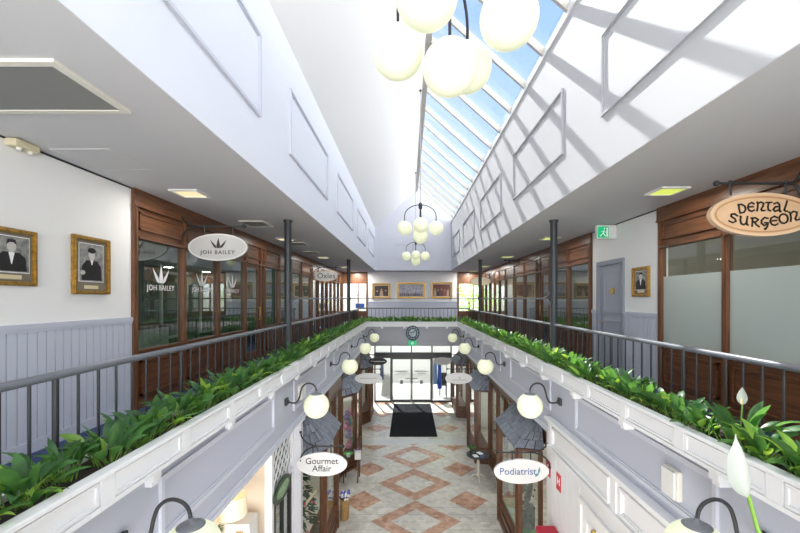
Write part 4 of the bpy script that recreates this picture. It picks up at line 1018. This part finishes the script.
# ------------------------------------------------------------------ goods in and before the shops
t = thing('fir_tree', 'dressed green fir tree behind the glass under the gourmet sign', 'tree', (-2.3, 8.15, ZG))
b = MB(); r = random.Random(5)
for k in range(260):
    z = r.uniform(0, 1); a = r.uniform(0, 2*PI); rad = .36*(1-z)+.03; p = Vector((-2.32+rad*math.cos(a)*r.uniform(.5, 1), 8.3+rad*math.sin(a)*r.uniform(.5, 1), -4.95+1.75*z)); d_ = Vector((math.cos(a), math.sin(a), -.25)).normalized()
    u = Vector((-d_.y, d_.x, 0)).normalized()*.03; q = p+d_*.16; b.add([p-u, p+u, q+u*.4, q-u*.4, p+Vector((0, 0, .02)), q+Vector((0, 0, .012))], [(0, 1, 2, 3), (0, 4, 5, 3), (1, 4, 5, 2)])
ob('branches', b, mat('fir_green', (.018, .07, .035), .7), t); ob('trunk', MB().tube([(-2.32, 8.3, -5.03), (-2.32, 8.3, -3.3)], .025), DWOOD, t)
for k in range(26):
    z = r.uniform(0, .95); a = r.uniform(0, 2*PI); rad = .36*(1-z)+.08
    ob('bauble', MB().sphere((-2.32+rad*math.cos(a), 8.3+rad*math.sin(a), -4.95+1.75*z), .035, 10, 7), r.choice([mat('bauble_pink', (.6, .25, .25), .3), mat('bauble_white', (.8, .78, .75), .3), RED, BRASS]), t)
b = MB().hexa([(-2.02, 7.72, -4.10), (-1.87, 8.0, -3.97), (-1.87, 8.0, -3.97), (-2.02, 7.72, -4.10), (-2.02, 7.72, -4.02), (-1.87, 8.0, -3.89), (-1.873, 8.003, -3.89), (-2.023, 7.723, -4.02)])
tag(ob('paper_banner', b, mat('banner_cream', (.75, .66, .42), .7), origin=(-1.95, 7.86, -4.0)), 'cream paper strip across the window before the fir tree', 'banner')
cols = [(.55, .22, .35), (.12, .40, .36), (.70, .62, .55), (.45, .12, .22), (.30, .25, .45), (.75, .35, .45), (.65, .55, .30), (.20, .30, .45)]
for i in range(14):
    row, c = divmod(i, 4); y = 13.0+c*.33+(.1 if row % 2 else 0); z = -5.02+row*.31; x = -1.98-row*.03
    t = thing('soft_toy', 'coloured soft toy in the second bay window, %s counted up from the bottom corner' % ordinal(i+1), 'toy', (x, y, z), 'soft toys in the bay window')
    m = mat('plush_%d' % (i % 8), cols[i % 8], .95, bump=.4, bscale=90)
    ob('body', MB().sphere((x, y, z+.11), .11, 12, 8, (1, 1, 1)), m, t); hd = ob('head', MB().sphere((x+.02, y, z+.25), .075, 12, 8), m, t)
    for q in (-1, 1): ob('ear', MB().sphere((x+.01, y+q*.055, z+.315), .026, 8, 6), m, hd); ob('arm', MB().sphere((x+.06, y+q*.09, z+.13), .04, 8, 6, (1.2, .8, .8)), m, t)
# small table on the crown-sign side
t = thing('display_table', 'small wooden table with gifts outside the second bay window', 'table', (-1.72, 12.0, ZG))
ob('table_top', MB().bbox(-1.98, -1.46, 11.75, 12.25, -4.88, -4.84, .01), DWOOD, t)
for (a, c) in ((-1.95, 11.78), (-1.52, 11.78), (-1.95, 12.19), (-1.52, 12.19)): ob('leg', MB().tube([(a, c, ZG), (a+.02, c+.02, -4.88)], .018), DWOOD, t)
t = thing('gift_plant', 'bright green leafy plant on the small gift table', 'plant', (-1.82, 11.9, -4.84)); b = MB(); b.leafm = 0; b.m = 0
for i in range(22): leaf(b, (-1.82, 11.92, -4.80), i*2.4, .12, .05, .7, 1.3)
ob('leaves', b, [mat('bright_leaf', (.10, .50, .10), .5), STALK, LEAF2], t); ob('pot', MB().lathe((-1.82, 11.92, -4.84), [(.05, 0), (.065, .09)], 12), PAPER, t)
tag(ob('gift_box', MB().bbox(-1.60, -1.42, 11.70, 11.86, -4.84, -4.62, .006), PAPER, origin=(-1.5, 11.8, -4.84)), 'white paper gift box on the small table', 'box')
b = MB(); r = random.Random(8)
for i in range(26): b.sphere((-1.55+r.uniform(-.12, .1), 12.05+r.uniform(-.1, .12), -4.80+r.uniform(0, .14)), .03, 8, 6)
tag(ob('flower_bunch', b, mat('lilac_flower', (.42, .30, .52), .8), origin=(-1.55, 12.05, -4.84)), 'bunch of lilac flowers at the back of the small gift table', 'flowers')
t = thing('wicker_basket', 'tall wicker basket on the floor beside the first bay window', 'basket', (-1.58, 9.85, ZG))
b = MB().lathe((-1.60, 9.85, ZG), [(.10, 0), (.105, .1), (.11, .3), (.115, .5), (.12, .52), (.105, .52), (.10, .1)], 20)
for k in range(10): b.tube([(-1.60+.113*math.cos(2*PI*q/16), 9.85+.113*math.sin(2*PI*q/16), ZG+.05+k*.05) for q in range(17)], .006, 5, cap=False)
ob('body', b, mat('wicker', (.42, .26, .10), .8, var=.3, vscale=60), t)
b = MB(); r = random.Random(3)
for i in range(34): b.m = i % 2; b.sphere((-1.60+r.uniform(-.11, .11), 9.85+r.uniform(-.11, .11), ZG+.52+r.uniform(0, .16)), .032, 8, 6)
tag(ob('flower_bunch', b, [mat('flower_white', (.8, .8, .82), .8), mat('flower_blue', (.12, .14, .45), .8)], origin=(-1.60, 9.85, ZG+.52)), 'bunch of blue and white flowers in the wicker basket', 'flowers')
# pedestal table on the dental side
t = thing('pedestal_table', 'round grey pedestal table holding brochures by the clock window', 'table', (2.16, 12.0, ZG))
ob('table_top', MB().lathe((2.16, 12.0, -4.83), [(.33, 0), (.36, .015), (.36, .035), (.34, .045)], 32), mat('dark_stone', (.05, .055, .065), .25), t)
ob('pedestal', MB().lathe((2.16, 12.0, ZG), [(.05, .1), (.035, .2), (.03, .4), (.05, .5), (.03, .6), (.05, .74)], 16), OFFW, t)
for k in range(3):
    a = k*2*PI/3+.5; ob('foot', MB().tube([(2.16, 12, ZG+.16), (2.16+.15*math.cos(a), 12+.15*math.sin(a), ZG+.12), (2.16+.25*math.cos(a), 12+.25*math.sin(a), ZG+.02)], .02), OFFW, t)
for i, (x, y, w, rz) in enumerate(((2.05, 11.85, .14, .2), (2.25, 11.82, .12, -.3), (2.22, 12.05, .13, .5))):
    b = MB().box(-w/2, w/2, -.1, .1, 0, .012); o = ob('brochure', b, PAPER if i != 1 else mat('brochure_blue', (.05, .07, .18), .5)); o.location = (x, y, -4.785); o.rotation_euler = (0, 0, rz)
    tag(o, ('white brochure nearest the hall on the pedestal table', 'dark blue brochure on the pedestal table', 'white brochure at the back of the pedestal table')[i], 'brochure')
b = MB(); b.leafm = 0
for i in range(16): leaf(b, (1.98, 12.2, -4.78), i*2.4, .16, .05, 1.0, 1.0)
tag(ob('potted_plant', b, [LEAF, STALK, LEAF2], origin=(1.98, 12.2, -4.78)), 'dark green leafy plant at the back of the pedestal table', 'plant')
for i, z in enumerate((-3.97, -4.24)):
    t = thing('gilt_clock', '%s round gilt clock on the shelves behind the glass' % ('upper', 'lower')[i], 'clock', (2.95, 12.45, z-.12), 'gilt clocks')
    def cy(r, x0, x1, m, nm, p): return ob(nm, MB().tube([(2.95, 12.45+x0, z), (2.95, 12.45+x1, z)], r, 24), m, p)
    cy(.11, 0, .05, BRASS, 'case', t); cy(.085, -.006, 0, mat('clock_face', (.78, .70, .48), .5), 'face', t); ob('hands', MB().stroke([(2.95, z), (2.98, z+.05)], .01, .004, 12.438).stroke([(2.95, z), (2.90, z+.01)], .01, .004, 12.438), BLACK, t)
    ob('foot', MB().box(2.90, 3.0, 12.43, 12.52, z-.125, z-.10), BRASS, t)
    tag(ob('shelf', MB().box(2.84, 3.2, 12.1, 13.0, z-.155, z-.125), DWOOD, origin=(3, 12.5, z-.15)), 'dark wooden shelf under the %s gilt clock' % ('upper', 'lower')[i], 'shelf')
# figurine in the podiatrist window
t = thing('figurine', 'grey stone figurine with dried flowers behind the glass beside the red box', 'figurine', (2.60, 8.5, -5.03))
b = MB().lathe((2.60, 8.5, -5.03), [(.16, 0), (.16, .5), (.12, .55), (.06, .62), (.09, .8), (.12, .95), (.10, 1.1), (.04, 1.18), (.07, 1.26), (.06, 1.34), (.0, 1.38)], 20); ob('body', b, mat('grey_stone', (.22, .22, .21), .7, var=.4, vscale=10), t)
b = MB(); r = random.Random(4)
for i in range(40): p = Vector((2.60+r.uniform(-.25, .25), 8.45+r.uniform(-.2, .2), -4.5+r.uniform(0, .8))); b.m = i % 2; b.sphere(p, r.uniform(.015, .035), 7, 5)
ob('dried_flowers', b, [mat('dried_white', (.7, .68, .62), .8), mat('dried_brown', (.22, .12, .07), .8)], t)
tag(ob('display_cloth', MB().bbox(2.34, 2.74, 8.15, 9.7, -5.03, -4.95, .02), mat('green_cloth', (.28, .42, .26), .9), origin=(2.5, 8.9, -5.03)), 'pale green cloth on the display floor of the podiatry window', 'cloth')

# ------------------------------------------------------------------ entrance wall, doors, clock, mat and street
t = thing('entrance_glazing', 'black-framed glass entrance with double doors onto the bright street', 'entrance doors', (.25, YF, ZG))
y = YF; xs = [-1.78, -.915, .19, 1.29, 2.32]
b = MB()
for q in xs[:2]+xs[3:]: b.box(q-.035, q+.035, y-.05, y+.05, ZG, -2.1)
b.box(.19-.03, .19+.03, y-.05, y+.05, -2.9, -2.1)
b.box(-1.82, 2.36, y-.07, y+.07, -3.20, -2.90); b.box(-1.78, -.92, y-.05, y+.05, ZG, ZG+.08); b.box(1.29, 2.32, y-.05, y+.05, ZG, ZG+.08); ob('frame', b, ALU, t)
for i in range(4):
    b = MB().box(xs[i]+.035, xs[i+1]-.035, y-.005, y+.005, -2.90, -2.1); ob('top_light', b, GLASS, t)
    if i in (0, 3): ob('side_light', MB().box(xs[i]+.035, xs[i+1]-.035, y-.005, y+.005, ZG+.08, -3.20), GLASS, t)
    else:
        a = xs[1]+.04 if i == 1 else xs[2]+.003; c = xs[2]-.003 if i == 1 else xs[3]-.04
        b = MB().box(a, a+.05, y-.03, y+.03, ZG+.01, -3.21); b.box(c-.05, c, y-.03, y+.03, ZG+.01, -3.21); b.box(a+.05, c-.05, y-.03, y+.03, ZG+.01, ZG+.13); b.box(a+.05, c-.05, y-.03, y+.03, -3.27, -3.21); dr = ob('door', b, ALU, t)
        ob('glass_pane', MB().box(a+.05, c-.05, y-.004, y+.004, ZG+.13, -3.27), GLASS, dr)
        hx = (c-.03) if i == 1 else (a+.03); sg = -1 if i == 1 else 1
        ob('handle', MB().tube([(hx, y-.03, -4.28), (hx, y-.09, -4.28), (hx+sg*.3, y-.09, -4.28), (hx+sg*.3, y-.03, -4.28)], .016), STEEL, dr)
        mx = (a+c)/2
        ob('sticker', MB().box(mx-.07, mx+.07, y-.012, y-.006, -4.60, -4.40), mat('sticker_grey', (.30, .30, .28), .6), dr)
        b = MB(); b.stroke([(mx-.32+k_*.04, -3.92+.035*math.sin(k_*1.9)) for k_ in range(17)], .04, .004, y-.012); b.stroke([(mx-.2+k_*.04, -4.02+.02*math.sin(k_*2.3)) for k_ in range(12)], .025, .004, y-.012); ob('script_decal', b, MATS['grey_ink'], dr)
# clock with carved rim above the entrance and the exit light below it
t = thing('wall_clock', 'round blue-grey clock with pierced rim above the entrance', 'clock', (.21, 17.34, -1.86))
b = MB(); n_ = 12
b.ovalring((.21, 17.31, -1.53), .30, .33, .05, .06, 40); b.ovalring((.21, 17.31, -1.53), .20, .22, .04, .06, 40)
for k in range(12): a = 2*PI*k/12; b.stroke([(.21+.19*math.cos(a), -1.53+.21*math.sin(a)), (.21+.27*math.cos(a), -1.53+.30*math.sin(a))], .045, .05, 17.315)
ob('rim', b, mat('clock_rim', (.035, .07, .09), .5), t); ob('face', MB().oval((.21, 17.345, -1.53), .29, .32, .02), mat('clock_dial', (.40, .50, .56), .5, var=.4, vscale=12), t)
ob('hands', MB().stroke([(.21, -1.53), (.33, -1.42)], .025, .006, 17.335).stroke([(.21, -1.53), (.10, -1.50)], .03, .006, 17.335), BLACK, t)
t = thing('exit_light', 'green exit light box hanging below the round clock', 'exit sign', (.2, 17.3, -2.1))
ob('body', MB().bbox(.02, .38, 17.28, 17.38, -2.10, -1.88, .015), GRN, t); ob('symbol', MB().oval((.20, 17.276, -1.99), .07, .06, .004, 20), mat('pale_green', (.5, .8, .6), .5), t)
b = MB().bbox(.22-.97, .22+.97, 15.7, 20.6, ZG, ZG+.012, .005); tag(ob('door_mat', b, MATM, origin=(.22, 18, ZG)), 'large charcoal entrance mat on the marble floor before the doors', 'mat')
# street side
st('pavement', MB().box(-14, 14, YF+.1, 45, ZG-.15, ZG), PAVE)
b = MB().box(-9, 9, 29.0, 29.3, ZG, -1.6)
for k in range(24): b.hexa([(-9, 28.96, ZG+k*.165), (9, 28.96, ZG+k*.165), (9, 29, ZG+k*.165), (-9, 29, ZG+k*.165), (-9, 28.99, ZG+k*.165+.16), (9, 28.99, ZG+k*.165+.16), (9, 29, ZG+k*.165+.16), (-9, 29, ZG+k*.165+.16)])
tag(ob('weatherboard_building', b, OUTW, origin=(0, 29, ZG)), 'white weatherboard building across the street beyond the entrance', 'building')
def garment(label, x, y, z0, z1, w, m):
    b = MB(); n_ = 9; vs = []; fs = []
    rows = [(z1, .12), (z1-.05, .5), (z1-.25, .55), ((z0+z1)/2, .6), (z0, .8)]
    for (z, q) in rows:
        for k in range(n_*2):
            a = 2*PI*k/(n_*2); rr = 1+.12*math.sin(a*5); vs.append((x+w*q*math.cos(a)*rr*.6, y+.09*math.sin(a)*rr, z))
    N_ = n_*2
    for i in range(len(rows)-1):
        for k in range(N_): fs.append((i*N_+k, i*N_+(k+1) % N_, (i+1)*N_+(k+1) % N_, (i+1)*N_+k))
    b.add(vs, fs, True); b.add(vs[:N_], [tuple(range(N_))])
    return tag(ob('garment', b, m, origin=(x, y, z0)), label, 'garment')
t = thing('clothes_rack', 'thin black clothes rack behind the side light holding blue garments', 'rack', (1.72, 21.7, ZG))
ob('top_bar', MB().tube([(1.40, 21.7, -3.35), (2.15, 21.7, -3.35)], .015), BLACK, t)
for xx in (1.40, 2.15): ob('upright', MB().tube([(xx, 21.7, ZG), (xx, 21.7, -3.35)], .015), BLACK, t)
garment('pale blue garment on the black rack', 1.52, 21.7, -4.75, -3.37, .28, mat('cloth_pale_blue', (.25, .38, .70), .9))
garment('royal blue garment on the black rack', 1.76, 21.68, -5.0, -3.37, .26, mat('cloth_royal_blue', (.03, .09, .50), .9))
garment('grey-blue garment hanging beside the crown-sign side light', -1.45, 21.7, -4.5, -3.0, .24, mat('cloth_grey_blue', (.16, .19, .30), .9))
t = thing('tall_chair', 'black long-legged chair beyond the glass beside blue garments', 'chair', (1.98, 22.3, ZG)); ob('seat', MB().bbox(1.80, 2.2, 22.1, 22.5, ZG+.62, ZG+.68, .01), BLACK, t); ob('backrest', MB().bbox(1.80, 2.2, 22.46, 22.5, ZG+.68, ZG+1.3, .01), BLACK, t)
for (a, c) in ((1.82, 22.12), (2.17, 22.12), (1.82, 22.47), (2.17, 22.47)): ob('leg', MB().tube([(a, c, ZG), (a, c, ZG+.62)], .016), BLACK, t)
t = thing('sandwich_board', 'white folding sandwich board standing outside on the pavement', 'sign', (-1.25, 22.6, ZG))
for q in (0, 1):
    b = MB().hexa([(-1.55, 22.4+q*.45, ZG), (-.95, 22.4+q*.45, ZG), (-.95, 22.43+q*.45, ZG), (-1.55, 22.43+q*.45, ZG), (-1.45, 22.6+q*.05, ZG+1.1), (-1.05, 22.6+q*.05, ZG+1.1), (-1.05, 22.63+q*.05, ZG+1.1), (-1.45, 22.63+q*.05, ZG+1.1)]); ob('board', b, OUTW, t)
ob('hinge', MB().tube([(-1.4, 22.64, ZG+1.1), (-1.1, 22.64, ZG+1.1)], .02), STEEL, t)
# trees outside the end windows
for i, (x, y, lab) in enumerate(((4.6, 29.5, 'leafy street tree beyond the end window, dental-sign side'), (2.6, 33, 'paler street tree farther off beyond the end window'))):
    r = random.Random(20+i); t = thing('street_tree', lab, 'tree', (x, y, ZG)); b = MB()
    for k in range(900):
        p = Vector((x, y, .3))+Vector((r.gauss(0, 1), r.gauss(0, 1), r.gauss(0, .9)))*1.1; d_ = Vector((r.uniform(-1, 1), r.uniform(-1, 1), r.uniform(-1, 1))).normalized(); u = d_.orthogonal().normalized()
        b.add([p, p+d_*.12+u*.06, p+d_*.24, p+d_*.12-u*.06], [(0, 1, 2, 3)])
    ob('crown', b, LEAF2, t); ob('trunk', MB().tube([(x, y, ZG), (x+.1, y, -2), (x, y, 0)], [.16, .12, .07]), DWOOD, t)

# ------------------------------------------------------------------ lift everything so that the tiles are at height zero
for o in list(S.objects):
    if o.parent is None: o.location.z += CZ

# ------------------------------------------------------------------ sky, sun, camera
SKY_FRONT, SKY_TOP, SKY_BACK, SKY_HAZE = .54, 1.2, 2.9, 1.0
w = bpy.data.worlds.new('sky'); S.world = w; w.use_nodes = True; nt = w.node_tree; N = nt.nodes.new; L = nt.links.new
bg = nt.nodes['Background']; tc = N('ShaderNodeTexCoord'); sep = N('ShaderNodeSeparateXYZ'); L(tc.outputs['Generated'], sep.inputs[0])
rp = N('ShaderNodeValToRGB'); L(sep.outputs[2], rp.inputs[0])
cr = rp.color_ramp; cr.elements[0].position = 0.0; cr.elements[0].color = (.50, .48, .45, 1); cr.elements[1].position = 1.0; cr.elements[1].color = (.20, .40, .86, 1)
for p, c in ((.02, (.92, .94, .98)), (.25, (.50, .67, .98)), (.6, (.29, .46, .92))): e_ = cr.elements.new(p); e_.color = (*c, 1)
no = N('ShaderNodeTexNoise'); no.inputs['Scale'].default_value = 3.2; no.inputs['Detail'].default_value = 7; no.inputs['Roughness'].default_value = .55
mp = N('ShaderNodeMapping'); mp.inputs['Scale'].default_value = (1, 1, 2.2); mp.inputs['Location'].default_value = (.35, .2, .1); L(tc.outputs['Generated'], mp.inputs[0]); L(mp.outputs[0], no.inputs['Vector'])
r2 = N('ShaderNodeValToRGB'); r2.color_ramp.elements[0].position = .52; r2.color_ramp.elements[1].position = .74; r2.color_ramp.elements[0].color = (0, 0, 0, 1); r2.color_ramp.elements[1].color = (.85, .85, .85, 1); L(no.outputs['Fac'], r2.inputs[0])
mx = N('ShaderNodeMix'); mx.data_type = 'RGBA'; L(r2.outputs[0], mx.inputs['Factor']); L(rp.outputs[0], mx.inputs['A']); mx.inputs['B'].default_value = (1.0, 1.0, 1.0, 1)
# clear blue towards the street, unseen sky overhead and behind brightened as added fill
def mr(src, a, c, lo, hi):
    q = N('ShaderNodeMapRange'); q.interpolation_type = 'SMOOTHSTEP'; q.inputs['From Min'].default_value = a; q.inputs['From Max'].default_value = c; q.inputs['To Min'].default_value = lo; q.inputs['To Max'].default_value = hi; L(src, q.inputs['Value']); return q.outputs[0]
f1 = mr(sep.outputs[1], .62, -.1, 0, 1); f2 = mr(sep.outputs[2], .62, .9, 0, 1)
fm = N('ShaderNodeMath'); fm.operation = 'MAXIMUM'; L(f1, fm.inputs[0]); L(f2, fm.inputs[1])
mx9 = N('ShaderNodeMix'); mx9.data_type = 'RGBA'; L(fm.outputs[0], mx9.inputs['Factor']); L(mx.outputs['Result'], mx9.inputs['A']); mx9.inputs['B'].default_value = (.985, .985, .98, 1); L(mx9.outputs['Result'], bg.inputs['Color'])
f3 = mr(sep.outputs[2], .10, .55, SKY_BACK, SKY_TOP)          # added fill: strongest low down behind, weaker overhead
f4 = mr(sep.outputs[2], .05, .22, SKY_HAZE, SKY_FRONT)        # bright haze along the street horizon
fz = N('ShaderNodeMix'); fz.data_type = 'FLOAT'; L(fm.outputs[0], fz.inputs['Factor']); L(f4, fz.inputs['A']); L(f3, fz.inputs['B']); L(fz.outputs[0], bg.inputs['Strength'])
sd = bpy.data.lights.new('sun', 'SUN'); sd.energy = 4.1; sd.angle = math.radians(.55); sd.color = (1.0, .98, .945)
so = bpy.data.objects.new('sun', sd); COL.objects.link(so); so.location = (-8, 30, 30)
so.rotation_euler = Vector((1.0, -3.2, -3.7)).to_track_quat('-Z', 'Y').to_euler()
cd = bpy.data.cameras.new('camera'); cam = bpy.data.objects.new('camera', cd); COL.objects.link(cam)
cam.location = (0, 0, CZ); cam.rotation_euler = (PI/2, 0, 0)
cd.sensor_fit = 'HORIZONTAL'; cd.sensor_width = 36; cd.lens = 390/800*36; cd.shift_x = -8/800; cd.shift_y = 32/800; cd.clip_start = .05
S.camera = cam
S.view_settings.view_transform = 'Standard'; S.view_settings.look = 'None'; S.view_settings.gamma = 1; S.view_settings.use_curve_mapping = False
S.view_settings.exposure = 1.5
try:
    S.cycles.max_bounces = 10; S.cycles.diffuse_bounces = 6; S.cycles.transparent_max_bounces = 16; S.cycles.caustics_reflective = False; S.cycles.caustics_refractive = False
except Exception: pass
